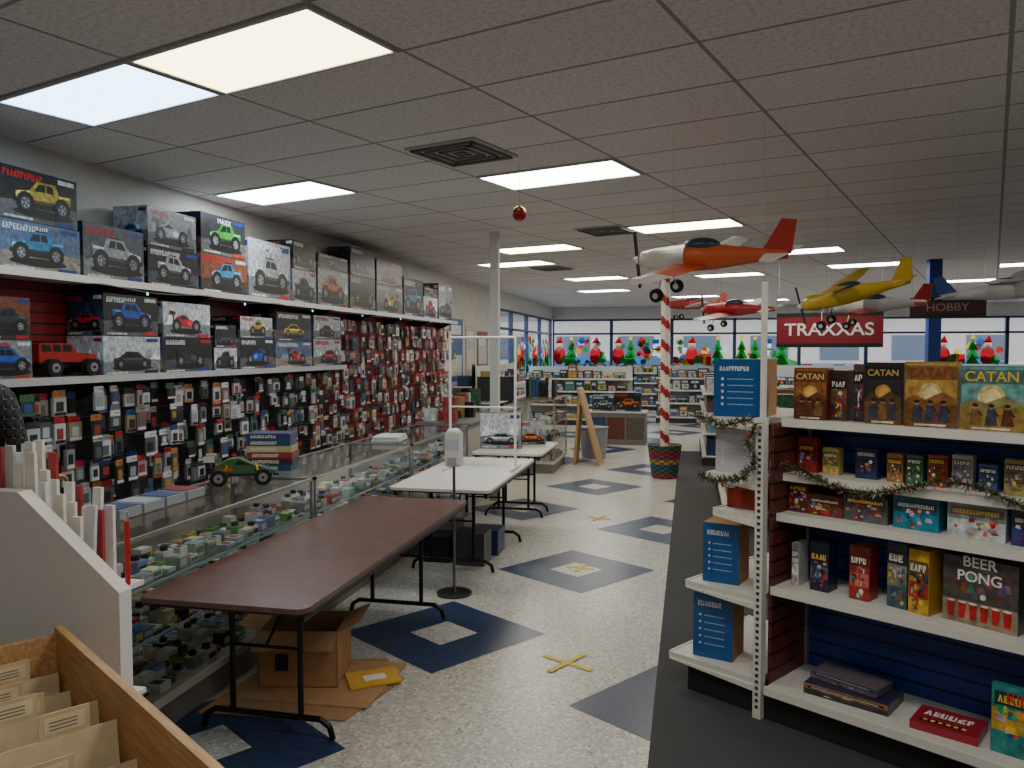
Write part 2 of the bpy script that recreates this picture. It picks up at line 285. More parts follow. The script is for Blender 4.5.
for i,j,c,e in ((0,0,(1,.83,.42),3.6),(-1,0,(.42,.72,1),3.6),(0,5,neu,ES),(-2,4,(.85,.95,1),ES),(-3,7.5,neu,ES),(-2,11.5,warm,ES),(-3,14,neu,ES),(0,10,warm,ES),(.5,15,neu,ES),(-3,19,warm,ES),(-4,24,neu,ES),(-1,20,neu,ES),(1,19,neu,ES),(3,21,neu,ES),(5,16,neu,ES),(2,26,neu,ES),(-3,29,neu,ES),(5,26,neu,ES),(5,10,neu,ES),(3.4,3,neu,ES),(2,-1,neu,ES),(-1,-5,neu,ES),(3,-5,neu,ES),(7,20,neu,ES),(7,5,neu,ES),(-2,33,neu,ES),(0,30,neu,ES)):  # unseen fixtures around the right gondola are added to light it
    p=P1+e1*(1.22*i)+e2*(.61*j)
    if XL+.7<p.x<XR-.7 and YF+.7<p.y<YB-.7: fixture(i,j,c,e)
def vent(x,y):
    mb=MB(); mb.box((-.29,-.29,-.015),(.29,.29,0),(190,186,180),MATTE)
    for k,r in enumerate((.26,.19,.12,.05)):
        for a,b in (((-r,-r),(r,-r+.03)),((-r,r-.03),(r,r)),((-r,-r),(-r+.03,r)),((r-.03,-r),(r,r))): mb.box((a[0],a[1],-.03+.003*k),(b[0],b[1],-.015),(110,108,104),MATTE)
    mb.obj("ceiling_air_vent",(x,y,H),-18.5)
vent(-1.58,5.5); vent(-.95,9.4); vent(-2.3,13.5)
# ---------------------------------------------------------------- left wall fittings
mb=MB(); mb.box((-4.395,2.0,1.6),(-4.365,8.95,2.28),(0,0,0),REDSLAT); mb.box((-4.395,8.95,.1),(-4.365,14.0,2.28),(0,0,0),REDSLAT); mb.box((-4.395,2.0,.1),(-4.365,8.95,1.59),(0,0,0),DARKSLAT); mb.obj("slatwall_panel")
for z,y1 in ((2.30,13.6),(1.62,8.9)):
    mb=MB(); mb.box((-4.36,2.2,z-.03),(-4.0,y1,z),(206,204,200)); mb.box((-4.012,2.2,z-.045),(-3.995,y1,z+.005),(225,225,225),METAL)
    y=2.6
    while y<y1: mb.prism([(-4.36,z-.03),(-4.36,z-.18),(-4.34,z-.18),(-4.05,z-.045),(-4.05,z-.03)],y,y+.015,(70,70,72),METAL); y+=1.2
    mb.obj("wall_shelf")
seed=41
def stack(Y0,Y1,hs,z,kinds=None,txt=None):
    global seed
    for k,h in enumerate(hs):
        seed+=1; w=Y1-Y0-.02-(.03*k); d=.30
        toybox("boxed_toy_truck",w,d,h,(-4.19,(Y0+Y1)/2+R.uniform(-.01,.01),z),90,seed,kinds,txt if k==len(hs)-1 else None); z+=h+.004
for a in ((2.8,3.4,[.3,.3]),(3.45,4.0,[.32,.33]),(4.02,4.70,[.30,.32]),(4.72,5.36,[.38]),(5.38,6.04,[.30,.30]),(6.06,6.80,[.33,.34],'MAXX'),(6.82,7.64,[.56],'X-MAXX'),(7.66,8.22,[.35,.30]),(8.25,9.08,[.42,.16]),(9.10,9.92,[.42,.34]),(9.95,10.95,[.38,.32]),(10.97,11.85,[.56]),(11.88,12.6,[.34,.14]),(12.63,13.4,[.6])):
    stack(a[0],a[1],a[2],2.30,None if len(a)<4 else 'truck',a[3] if len(a)>3 else None)
for a in ((2.5,3.15,[.28,.28]),(3.2,3.8,[.25,.27]),(3.85,4.28,[.24,.26]),(4.88,5.52,[.28,.30]),(5.54,6.22,[.28,.28]),(6.24,6.62,[.2,.2]),(6.64,7.27,[.29,.2]),(7.3,8.1,[.27,.29]),(8.12,8.85,[.3,.26])):
    stack(a[0],a[1],a[2],1.62)
def pack(mb,x,y,z,rng,big=1,red=.18):
    w=rng.uniform(.07,.115)*big; h=rng.uniform(.11,.185); t=rng.uniform(.01,.03)
    body=rng.choice([(165,168,172),(180,182,186),(200,201,203),(24,24,28),(34,36,40),(54,56,60),(110,112,116),(140,142,146),(194,194,196),(80,82,88),(90,100,120),(120,90,80),(150,140,110)])
    head=(176,26,32) if rng.random()<red else rng.choice([(200,200,202),(26,28,32),(25,60,130),(210,210,210),(60,62,66),(30,30,34),(150,152,156),(190,120,50),(60,110,70)])
    mb.box((x-t,y-w/2,z-h),(x,y+w/2,z-.035),body,PLAST); mb.box((x-t/2-.002,y-w/2,z-.035),(x-t/2+.002,y+w/2,z+.008),head,GLOSS)
    inner=rng.choice([(20,20,22),(90,92,96),(150,50,46),(150,152,156),(40,40,44),(190,190,190),(50,80,140),(170,130,60),(30,30,32)])
    mb.box((x,y-w*.3,z-h*.8),(x+.003,y+w*.25,z-h*.4),inner,PLAST)
    mb.box((x,y-w*.45,z-h*.97),(x+.002,y+w*.45,z-h*.84),rng.choice([head,(205,205,205),(30,30,32)]),GLOSS)
    mb.cyl((-4.36,y,z-.01),(x+.03,y,z-.01),.003,(170,170,174),METAL,5)
mb=MB(); rng=random.Random(5)
y=2.3
while y<8.9:
    for z in (1.52,1.35,1.18,1.01,.84,.67,.5):
        if rng.random()<.96: pack(mb,-4.10+rng.uniform(-.09,.09),y+rng.uniform(-.014,.014),z+rng.uniform(-.02,.02),rng)
    y+=.105
while y<13.7:
    for z in (2.15,1.97,1.79,1.61,1.43,1.24,1.05,.86,.67,.48):
        if rng.random()<.94: pack(mb,-4.10+rng.uniform(-.08,.06),y+rng.uniform(-.01,.01),z+rng.uniform(-.015,.015),rng,1.15,.35 if z>1.3 else .18)
    y+=.13
mb.obj("hanging_blister_packs")
mb=MB(); pts=[]; y=2.6
while y<13.4: pts.append((-3.985,y,2.262-.03*abs(math.sin(y*2.6)))); y+=.15
mb.tube(pts,.0022,(20,50,26),PLAST,5)
LC=[emis("bulb_green",(.1,1,.25),1.2),emis("bulb_blue",(.15,.3,1),1.2)]
for i,p in enumerate(pts[::9]): mb.ball((p[0]+.004,p[1],p[2]-.012),(.008,.008,.012),(255,255,255),LC[i%2],8,5)
mb.obj("string_lights")
mb=MB(); f=FR(mb,(-4.39,14.4,1.2),(0,1,0),(0,0,1),(1,0,0))
for a,b,c,d,cc in ((0,0,.9,1.2,(60,90,150)),(1.1,.1,1.8,1.1,(190,190,180)),(2.0,.2,2.9,1.0,(150,60,50))):
    f.rect(a,b,c,d,cc,.001); f.rect(a+.1,b+.1,c-.1,b+.5,(210,205,190),.003); f.rect(a+.1,d-.3,c-.15,d-.12,(230,230,230),.003)
mb.obj("wall_posters")
# ---------------------------------------------------------------- model vehicles
def rc_truck(name,loc,rz,col,L_=.46,style='truck'):
    mb=MB(); s=L_/.5
    for sx in (-.16,.16):
        for sy in (-1,1):
            c=(sx*s,sy*.125*s,.062*s); r=.062*s
            mb.cyl((c[0],c[1]-.032*s,c[2]),(c[0],c[1]+.032*s,c[2]),r,(22,22,24),RUB,18)
            for k in range(14):
                t=k*math.pi/7; mb.box((c[0]+r*.97*math.cos(t)-.006*s,c[1]-.03*s,c[2]+r*.97*math.sin(t)-.004*s),(c[0]+r*.97*math.cos(t)+.006*s,c[1]+.03*s,c[2]+r*.97*math.sin(t)+.003*s),(18,18,20),RUB)
            mb.cyl((c[0],c[1]+sy*.03*s,c[2]),(c[0],c[1]+sy*.036*s,c[2]),r*.55,(170,172,176),METAL,12); mb.cyl((c[0],c[1]+sy*.036*s,c[2]),(c[0],c[1]+sy*.042*s,c[2]),r*.18,(60,60,64),METAL,8)
        mb.cyl((sx*s,-.1*s,.062*s),(sx*s,.1*s,.062*s),.01*s,(60,60,64),METAL,8)
        for sy in (-1,1): mb.cyl((sx*s*.8,sy*.08*s,.07*s),(sx*s*.65,sy*.06*s,.15*s),.012*s,(200,180,60) if style!='truck' else (60,60,64),METAL,8)
    mb.box((-.2*s,-.05*s,.06*s),(.2*s,.05*s,.085*s),(34,34,38),PLAST)
    if style=='truck':
        mb.prism([(-.24*s,.10*s),(.24*s,.10*s),(.245*s,.155*s),(.08*s,.17*s),(-.24*s,.165*s)],-.095*s,.095*s,col,PLAST)
        mb.prism([(-.235*s,.166*s),(.08*s,.170*s),(.03*s,.235*s),(-.2*s,.24*s),(-.232*s,.23*s)],-.085*s,.085*s,col,PLAST)
        for sy in (-1,1):
            for x0,x1 in ((-.21,-.13),(-.12,-.05),(-.04,.04)): mb.prism([(x0*s,.178*s),(x1*s,.178*s),((x1-.015)*s,.225*s),(x0*s,.228*s)],sy*.0855*s,sy*.0875*s,(18,20,24),GLOSS)
        mb.poly([(.076*s,-.075*s,.177*s),(.076*s,.075*s,.177*s),(.036*s,.075*s,.232*s),(.036*s,-.075*s,.232*s)],(18,20,24),GLOSS)
        mb.cyl((-.25*s,0,.16*s),(-.275*s,0,.16*s),.045*s,(20,20,22),RUB,14)
        mb.box((.245*s,-.09*s,.09*s),(.27*s,.09*s,.115*s),(30,30,32),PLAST); mb.box((-.19*s,-.07*s,.243*s),(.01*s,.07*s,.25*s),(24,24,26),METAL)
        for sy in (-1,1): mb.cyl((.246*s,sy*.065*s,.14*s),(.25*s,sy*.065*s,.14*s),.014*s,(240,240,220),GLOSS,10)
    else:
        mb.prism([(-.18*s,.085*s),(.24*s,.075*s),(.25*s,.095*s),(.08*s,.15*s),(-.02*s,.2*s),(-.1*s,.19*s),(-.2*s,.13*s)],-.055*s,.055*s,col,PLAST)
        mb.prism([(-.05*s,.15*s),(.07*s,.145*s),(-.02*s,.185*s)],-.057*s,.057*s,(18,20,24),GLOSS)
        mb.prism([(.1*s,.1*s),(.2*s,.09*s),(.2*s,.11*s),(.1*s,.13*s)],-.058*s,.058*s,(24,26,30),GLOSS); mb.prism([(-.16*s,.1*s),(-.06*s,.1*s),(-.08*s,.13*s),(-.17*s,.125*s)],-.058*s,.058*s,(210,60,40),GLOSS)
        mb.box((-.27*s,-.1*s,.2*s),(-.19*s,.1*s,.208*s),(30,32,34),PLAST)
        for sy in (-1,1): mb.box((-.27*s,sy*.1*s-.003,.18*s),(-.19*s,sy*.1*s+.003,.225*s),(200,200,200),PLAST); mb.cyl((-.2*s,sy*.03*s,.13*s),(-.22*s,sy*.03*s,.2*s),.006*s,(40,40,40),METAL,6)
        mb.box((.23*s,-.06*s,.06*s),(.275*s,.06*s,.075*s),(30,30,30),PLAST)
    return mb.obj(name,loc,rz)
rc_truck("toy_crawler_truck",(-4.14,4.60,1.627),82,(170,30,26),.46)
# ---------------------------------------------------------------- display cases
def case(name,y0,y1,top=.97,x0=-2.98,x1=-2.38,seed=1):
    rng=random.Random(seed); mb=MB(); fc=(176,176,172); w=x1-x0; l=y1-y0
    mb.box((x0+.02,y0+.02,0),(x1-.03,y1-.02,.14),(120,118,114)); mb.box((x0,y0,.14),(x1,y1,.18),(196,194,188),MATTE)
    t=.018
    for x in (x0,x1-t):
        for y in (y0,y1-t): mb.box((x,y,.18),(x+t,y+t,top),fc,METAL)
    z=top-t
    mb.box((x0,y0,z),(x0+t,y1,z+t),fc,METAL); mb.box((x1-t,y0,z),(x1,y1,z+t),fc,METAL); mb.box((x0+t,y0,z),(x1-t,y0+t,z+t),fc,METAL); mb.box((x0+t,y1-t,z),(x1-t,y1,z+t),fc,METAL)
    mb.mesh([(x0+t,y0+t,top-.004),(x1-t,y0+t,top-.004),(x1-t,y1-t,top-.004),(x0+t,y1-t,top-.004)],[(0,1,2,3)],(255,255,255),GLASS)
    mb.mesh([(x1-.008,y0+t,.18),(x1-.008,y1-t,.18),(x1-.008,y1-t,top-t),(x1-.008,y0+t,top-t)],[(0,1,2,3)],(255,255,255),GLASS)
    mb.mesh([(x0+t,y0+.008,.18),(x1-t,y0+.008,.18),(x1-t,y0+.008,top-t),(x0+t,y0+.008,top-t)],[(0,1,2,3)],(255,255,255),GLASS)
    mb.box((x0+.002,y0+t,.18),(x0+.012,y1-t,top-t),(215,214,208))
    for z,d in ((.47,.16),(.72,.26)):
        mb.mesh([(x0+d,y0+t,z+.003),(x1-.02,y0+t,z+.003),(x1-.02,y1-t,z+.003),(x0+d,y1-t,z+.003)],[(0,1,2,3)],(205,225,220),GLASS); mb.box((x1-.024,y0+t,z-.003),(x1-.018,y1-t,z+.009),(200,225,215),GLOSS)
    mb.obj(name)
    mb=MB()
    for z,d in ((.181,.03),(.477,.17),(.727,.27)):
        y=y0+.03
        while y<y1-.12:
            x=x0+d
            while x<x1-.10:
                a=rng.uniform(.04,.085); b=rng.uniform(.05,.09); h=rng.uniform(.015,.08)
                c=rng.choice([(225,226,228),(100,180,100),(60,62,66),(150,152,158),(235,235,230),(110,150,210),(190,192,190),(220,210,160),(240,240,240),(200,205,200),(200,80,70),(210,220,225)])
                mb.box((x,y,z),(x+a,y+b,z+h),c,PLAST)
                mb.box((x+a*.15,y+b*.15,z+h),(x+a*.8,y+b*.7,z+h+.002),rng.choice([(250,250,250),(50,50,52),(190,60,56),(240,230,150),(150,154,160),(80,130,200)]),GLOSS)
                mb.box((x+a,y+b*.1,z+h*.2),(x+a+.001,y+b*.9,z+h*.7),rng.choice([(240,240,240),(40,40,42),(110,170,110),(220,220,210)]),GLOSS)
                if rng.random()<.2: mb.cyl((x+a*.5,y+b*.5,z+h+.002),(x+a*.5,y+b*.5,z+h+.022),.02,(24,24,26),RUB,10)
                x+=a+.01
            y+=.10
    for k in range(int(l/.25)):
        mb.box((x1-.016,y0+.15+k*.25,.50),(x1-.0145,y0+.19+k*.25,.53),(225,215,100),GLOSS)
    mb.obj("small_parts_stock")
case("glass_display_case",2.92,4.77,seed=1); case("glass_display_case",4.80,6.65,seed=2); case("glass_display_case",6.68,8.5,seed=3)
case("glass_display_case",11.4,12.6,1.08,-2.5,-1.9,seed=4)
rc_truck("toy_buggy",(-2.70,4.45,.977),28,(60,100,64),.4,'buggy')
def books(name,loc,rz,n,w,d,h,seed):
    rng=random.Random(seed); mb=MB(); z=0
    for i in range(n):
        a=rng.uniform(-.01,.01); c=rng.choice([(60,66,110),(150,60,50),(190,175,135),(70,50,60),(40,80,110),(150,135,110)])
        mb.box((-w/2+a,-d/2,z),(w/2+a,d/2,z+h),c,GLOSS); FR(mb,(-w/2+a,-d/2,z),(1,0,0),(0,0,1),(0,-1,0)).word(w*.1,h*.25,w*.6,h*.5,(225,220,200),.001,rng); z+=h+.001
    return mb.obj(name,loc,rz)
books("stacked_model_kits",(-2.82,5.05,.973),14,6,.3,.2,.042,3)
mb=MB()
for i in range(4):
    mb.box((-.1,-.34+.18*i,0),(.1,-.18+.18*i,.045),(150,156,170),PLAST); mb.box((-.085,-.325+.18*i,.045),(.085,-.195+.18*i,.05),[(60,80,130),(180,184,190),(70,90,140),(150,60,56)][i],GLOSS)
mb.obj("parts_trays",(-2.80,3.7,.972),0)
mb=MB()
for i in range(4): mb.box((-.13+.005*i,-.17,.012*i),(.13-.004*i,.17,.012*i+.011),(225,228,225) if i%2 else (190,210,200),GLOSS)
mb.obj("magazine_stack",(-2.68,6.9,.973),8)
toybox("boxed_toy_car_set",.44,.14,.38,(-1.98,8.4,.742),6,91,'car'); toybox("boxed_toy_car_set",.34,.14,.26,(-1.75,8.85,.742),14,95,'car')
mb=MB(); mb.box((-2.98,8.55,0),(-2.40,11.2,.95),(190,186,178)); mb.box((-3.0,8.53,.95),(-2.36,11.22,.985),(110,108,104)); mb.obj("checkout_counter")
mb=MB(); mb.box((-.25,-.02,.12),(.25,.02,.45),(18,18,20),PLAST); mb.box((-.235,-.022,.135),(.235,-.0205,.435),(40,46,54),GLOSS); mb.cyl((0,0,.01),(0,0,.14),.02,(20,20,22),PLAST); mb.cyl((0,0,0),(0,0,.012),.11,(20,20,22),PLAST,18); mb.obj("computer_monitor",(-2.58,10.6,.987),15)
mb=MB(); rr=random.Random(2)
for i in range(13):
    a=rr.uniform(-.2,.12); b=-.9+.13*i; mb.box((a-.06,b,0),(a+.07,b+.1,rr.uniform(.05,.3)),rr.choice([(150,60,50),(190,190,190),(40,70,120),(30,30,34),(170,140,80),(60,100,70)]),ART)
mb.obj("impulse_items",(-2.72,9.45,.987))
mb=MB()
for i in range(9):
    a=-.22+.05*i; mb.box((a,-.12,0),(a+.045,.12,rr.uniform(.2,.34)),rr.choice([(150,60,50),(190,190,190),(40,70,120),(30,30,34),(170,140,80),(60,100,70)]),ART)
mb.obj("magazine_row",(-2.2,12.0,1.083))
# ---------------------------------------------------------------- folding tables
def table(name,x0,x1,y0,y1,mat,z=.74):
    mb=MB(); w=x1-x0;l=y1-y0; r=.05; pr=[]
    for cx,cy,a in ((w/2-r,l/2-r,0),(-w/2+r,l/2-r,90),(-w/2+r,-l/2+r,180),(w/2-r,-l/2+r,270)):
        for k in range(5): t=math.radians(a+k*22.5); pr.append((cx+r*math.cos(t),cy+r*math.sin(t)))
    mb.slab(pr,z-.022,z,(0,0,0),mat); mb.slab([(a*.998,b*.998) for a,b in pr],z-.032,z-.022,(60,50,46),METAL)
    c=(44,42,42)
    for s in (-1,1):
        y=s*(l/2-.38)
        for sx in (-1,1):
            mb.tube([(sx*w*.22,y,z-.03),(sx*w*.22,y,.10)],.014,c)
            mb.tube([(sx*w*.42,y,.012),(sx*w*.40,y,.07),(sx*w*.34,y,.10),(0,y,.10)],.014,c)
        mb.tube([(-w*.3,y,z-.05),(w*.3,y,z-.05)],.012,c); mb.tube([(0,y,.42),(0,y-s*.4,z-.04)],.008,c); mb.tube([(-w*.22,y,.42),(w*.22,y,.42)],.008,c)
    mb.box((-w/2+.03,-l/2+.05,z-.07),(-w/2+.05,l/2-.05,z-.032),c,METAL); mb.box((w/2-.05,-l/2+.05,z-.07),(w/2-.03,l/2-.05,z-.032),c,METAL)
    mb.obj(name,((x0+x1)/2,(y0+y1)/2,0))
table("folding_table",-2.31,-1.52,2.96,5.42,BROWNLAM); table("folding_table",-2.27,-1.46,5.80,7.62,WHITELAM); table("folding_table",-2.20,-1.46,7.95,9.05,WHITELAM)
mb=MB()
for x in (-.3,.3):
    mb.tube([(x,0,0),(x,0,1.17)],.012,(235,235,232),PLAST); mb.tube([(x,-.2,.014),(x,.2,.014)],.014,(235,235,232),PLAST)
mb.tube([(-.3,0,1.17),(.3,0,1.17)],.012,(235,235,232),PLAST); mb.tube([(-.3,0,.55),(.3,0,.55)],.008,(235,235,232),PLAST)
mb.mesh([(-.29,0,.56),(.29,0,.56),(.29,0,1.16),(-.29,0,1.16)],[(0,1,2,3)],(255,255,255),GLASS); mb.obj("acrylic_sneeze_guard",(-1.8,6.9,.742),0)
mb=MB(); mb.cyl((0,0,0),(0,0,.015),.13,(90,90,92),METAL,24); mb.cyl((0,0,.015),(0,0,1.0),.011,(120,120,122),METAL); mb.box((-.055,-.05,.95),(.055,.05,1.2),(232,232,230),PLAST); mb.ball((0,0,1.2),(.055,.05,.03),(232,232,230),PLAST); mb.box((-.03,-.07,.96),(.03,-.05,1.02),(180,182,184),PLAST); mb.box((-.05,-.052,1.07),(.05,-.0505,1.15),(200,210,220),GLOSS)
mb.obj("hand_sanitizer_stand",(-1.68,5.61,0))
def carton(name,w,d,h,loc,rz,flaps=True):
    mb=MB(); c=(166,124,84); t=.006
    mb.box((-w/2,-d/2,0),(w/2,d/2,t),c,CARD)
    for a,b in (((-w/2,-d/2,0),(w/2,-d/2+t,h)),((-w/2,d/2-t,0),(w/2,d/2,h)),((-w/2,-d/2,0),(-w/2+t,d/2,h)),((w/2-t,-d/2,0),(w/2,d/2,h))): mb.box(a,b,c,CARD)
    if flaps:
        mb.poly([(-w/2,-d/2,h),(w/2,-d/2,h),(w/2,-d/2-.12,h-.06),(-w/2,-d/2-.12,h-.06)],(176,134,92),CARD); mb.poly([(w/2,-d/2,h),(w/2,d/2,h),(w/2+.12,d/2,h+.05),(w/2+.12,-d/2,h+.05)],(180,138,96),CARD); mb.poly([(-w/2,-d/2,h),(-w/2,d/2,h),(-w/2-.1,d/2,h+.04),(-w/2-.1,-d/2,h+.04)],(172,130,88),CARD)
    mb.box((-.12,-d/2-.001,h*.3),(-.05,-d/2-.0002,h*.6),(40,36,34),GLOSS)
    mb.obj(name,loc,rz)
mb=MB(); mb.slab([(-.45,-.35),(.3,-.4),(.5,.1),(.35,.38),(-.3,.3)],0,.006,(162,122,84),CARD); mb.slab([(-.3,-.2),(.38,-.28),(.48,.3),(-.2,.36)],.007,.013,(174,134,94),CARD); mb.obj("flattened_cardboard",(-1.98,3.88,0.003),10)
carton("cardboard_box",.42,.34,.30,(-2.04,3.98,.017),12)
mb=MB(); mb.slab([(-.14,-.1),(.14,-.1),(.15,.1),(-.13,.11)],0,.012,(206,164,60),CARD); mb.box((-.05,-.04,.012),(.07,.03,.0135),(235,232,225),GLOSS); mb.obj("padded_envelope",(-1.66,4.0,.018),35)
mb=MB()
for i,(x,y) in enumerate(((-.2,-.2),(.12,-.25),(-.15,.1),(.15,.12))): mb.box((x-.13,y-.13,0),(x+.13,y+.13,.22+.05*(i%3)),[(24,24,26),(60,60,66),(150,150,150),(30,50,90)][i],PLAST)
mb.obj("storage_bins",(-1.9,6.75,0))
mb=MB(); mb.box((-.05,-.05,0),(.05,.05,H-.001),(216,214,208)); mb.box((-.06,-.06,0),(.06,.06,.12),(180,178,172)); mb.obj("support_column",(-2.27,9.3,0))
mb=MB(); r=.065; vs=[];N=96;K=16
for j in range(N+1):
    for i in range(K): t=2*math.pi*i/K; vs.append((r*math.cos(t),r*math.sin(t),.4+(H-.402)*j/N))
fw=[];frd=[]
for j in range(N):
    for i in range(K):
        f=(j*K+i,j*K+(i+1)%K,(j+1)*K+(i+1)%K,(j+1)*K+i)
        ((frd if ((i/K+j/11.0)%1.0)<.36 else fw)).append(f)
mb.mesh(vs,fw,(226,224,220),PLAST,True); mb.mesh(vs,frd,(160,34,40),PLAST,True)
mb.cyl((0,0,0),(0,0,.4),.065,(232,230,226),PLAST,16); mb.obj("candy_cane_pole",(-.33,11.45,0.008))
mb=MB(); rings=14
for k in range(rings):
    z0=.0+.46*k/rings; z1=.46*(k+1)/rings; c=[(160,40,56),(40,100,70),(36,80,130),(180,140,60),(120,50,100)][(k//2)%5]
    r0=.18+.06*k/rings; r1=.18+.06*(k+1)/rings; n=20
    vs=[(r0*math.cos(6.2832*i/n),r0*math.sin(6.2832*i/n),z0) for i in range(n)]+[(r1*math.cos(6.2832*i/n),r1*math.sin(6.2832*i/n),z1) for i in range(n)]
    for i in range(n): mb.mesh([vs[i],vs[(i+1)%n],vs[n+(i+1)%n],vs[n+i]],[(0,1,2,3)],c if (i+k)%2 else tuple(int(a*.55) for a in c),WOVEN,True)
n=20
mb.mesh([(.24*math.cos(6.2832*i/n),.24*math.sin(6.2832*i/n),.46) for i in range(n)]+[(.07*math.cos(6.2832*i/n),.07*math.sin(6.2832*i/n),.42) for i in range(n)],[(i,(i+1)%n,n+(i+1)%n,n+i) for i in range(n)],(70,60,50),CARD)
mb.obj("woven_basket",(-.33,11.45,0.008))
mb=MB(); mb.ball((0,0,0),.055,(170,24,28),GLOSS,16,10); mb.cyl((0,0,.05),(0,0,.07),.014,(200,180,90),METAL); mb.cyl((0,0,.07),(0,0,H-2.83),.0015,(150,150,150),PLAST,5)
for k in range(8): t=k*.785; mb.ball((.04*math.cos(t),.04*math.sin(t),.02),.014,(60,140,60) if k%2 else (220,200,90),GLOSS,8,5)
mb.obj("hanging_ornament",(-1.24,5.85,2.81))
# ---------------------------------------------------------------- right gondola
def shelfunit(mb,x0,x1,yf,yb,z,t=.03,lip=.035):
    mb.box((x0,yf,z-t),(x1,yb,z),(214,212,204)); mb.box((x0,yf-.012,z-lip),(x1,yf,z+.004),(226,224,216),PLAST)
GO=Vector((.353,3.98,0)); GD=-33.9
ex=Vector((.83,-.558,0)); ey=Vector((.558,.83,0))
def gl(x,y,z): return GO+ex*x+ey*y+Vector((0,0,z))
LEV=((1.457,.14),(1.19,.16),(1.0,.10),(.648,.05),(.17,.0))
mb=MB(); LN=2.44
mb.box((.02,.42,.1),(LN,.46,1.455),(0,0,0),BLUESLAT); mb.box((0,.06,.02),(.018,.86,1.44),(0,0,0),BROWNSLAT)
mb.box((0,.03,0),(LN,.88,.13),(30,30,32))
for z,yf in LEV:
    shelfunit(mb,.02,1.215,yf,.42,z); shelfunit(mb,1.225,LN,yf,.42,z); shelfunit(mb,.02,LN,.46,.88-yf,z)
for x in (0.0,1.20,LN-.03):
    mb.box((x,.40,0),(x+.035,.48,1.50),(206,204,196),METAL)
    for k in range(44): mb.box((x+.012,.398,.05+k*.032),(x+.022,.4,.068+k*.032),(60,60,60))
mb.box((-.045,0,0),(-.003,.045,1.47),(222,220,212)); mb.box((-.03,.01,1.47),(-.008,.032,2.12),(222,220,212))
for k in range(45): mb.box((-.032,-.002,.05+k*.031),(-.016,.0,.065+k*.031),(50,50,50))
mb.box((-.045,.84,0),(-.003,.885,1.5),(222,220,212))
for z,dp in ((1.457,.34),(1.17,.28),(.99,.24),(.586,.40),(.18,.50)):
    mb.box((-.045-dp,.03,z-.03),(-.045,.86,z),(214,212,204)); mb.box((-.057-dp,.03,z-.035),(-.045-dp,.86,z+.004),(226,224,216)); mb.prism([(-.045,z-.06),(-.045,z-.03),(-.045-dp,z-.03),(-.045-dp,z-.035)],.02,.03,(226,224,216))
mb.box((-.45,.05,0),(-.045,.85,.14),(30,30,32))
mb.obj("store_gondola_shelf",(GO.x,GO.y,0.006),GD)
Z0=.0065
def gamebox(name,x,y,z,w,d,h,rz,bg,fn=None,txt=None,tc=(240,230,200),side=None,ts=.2):
    rng=random.Random(int(x*1000+z*77)); mb=MB(); mb.box((-w/2,-d/2,0),(w/2,d/2,h),bg,GLOSS)
    f=FR(mb,(-w/2,-d/2,0),(1,0,0),(0,0,1),(0,-1,0))
    if fn: fn(f,w,h,rng)
    s=FR(mb,(-w/2,d/2,0),(0,-1,0),(0,0,1),(-1,0,0)); s.rect(0,0,d,h,side or tuple(int(a*.7) for a in bg),.0006); s.rect(d*.2,h*.15,d*.8,h*.8,tuple(min(255,int(a*1.3)+20) for a in bg),.001)
    for k in range(5): s.rect(d*.3,h*(.2+.1*k),d*.7,h*(.24+.1*k),tuple(int(a*.4) for a in bg),.0014)
    o=mb.obj(name,gl(x,y,z+Z0),GD+rz)
    if txt: text(o,txt,(0,-d/2-.005,h*.83),w*ts*1.25,tc)
    return o
def jit(c,rng,k=28): return tuple(max(0,min(255,a+rng.randint(-k,k))) for a in c)
def catan(sky,sea,sun):
    def fn(f,w,h,rng):
        f.rect(.004,.004,w-.004,h-.004,sky,.0008)
        for k in range(10): x=rng.uniform(.02,.7)*w; y=rng.uniform(.35,.68)*h; f.disc(x+w*.12,y,w*.11,jit(sky,rng,20),.0009+.00004*k,ry=h*.03)
        f.disc(w*.5,h*.52,w*.22,sun,.0014); f.disc(w*.5,h*.52,w*.15,tuple(min(255,c+25) for c in sun),.0016)
        f.poly([(0,h*.4),(w*.2,h*.5),(w*.4,h*.42),(w*.7,h*.54),(w,h*.44),(w,h*.2),(0,h*.2)],tuple(int(.7*a+.3*b) for a,b in zip(sea,sky)),.0018)
        f.poly([(0,0),(w,0),(w,h*.34),(w*.7,h*.4),(w*.4,h*.3),(0,h*.38)],sea,.002)
        for k in range(12): x=rng.uniform(.02,.8)*w; y=rng.uniform(.02,.26)*h; f.poly([(x,y),(x+w*.15,y+h*.01),(x+w*.1,y+h*.05),(x+w*.02,y+h*.04)],jit(sea,rng),.0022+.00004*k)
        for k in range(3):
            a=w*(.25+.25*k); c=rng.choice([(90,50,30),(60,60,80),(120,90,50)]); f.poly([(a-.024,h*.08),(a+.024,h*.08),(a+.014,h*.34),(a-.014,h*.34)],c,.003); f.disc(a,h*.37,.011,(170,124,94),.0035,n=10); f.disc(a,h*.39,.012,(50,34,24),.0037,ry=.008); f.poly([(a+.012,h*.32),(a+.03,h*.24),(a+.024,h*.22),(a+.008,h*.28)],tuple(int(q*.8) for q in c),.0032)
        f.rect(0,h*.73,w,h*.94,tuple(int(c*.7) for c in sky),.0026); f.rect(w*.2,h*.02,w*.8,h*.05,(220,210,180),.004)
    return fn
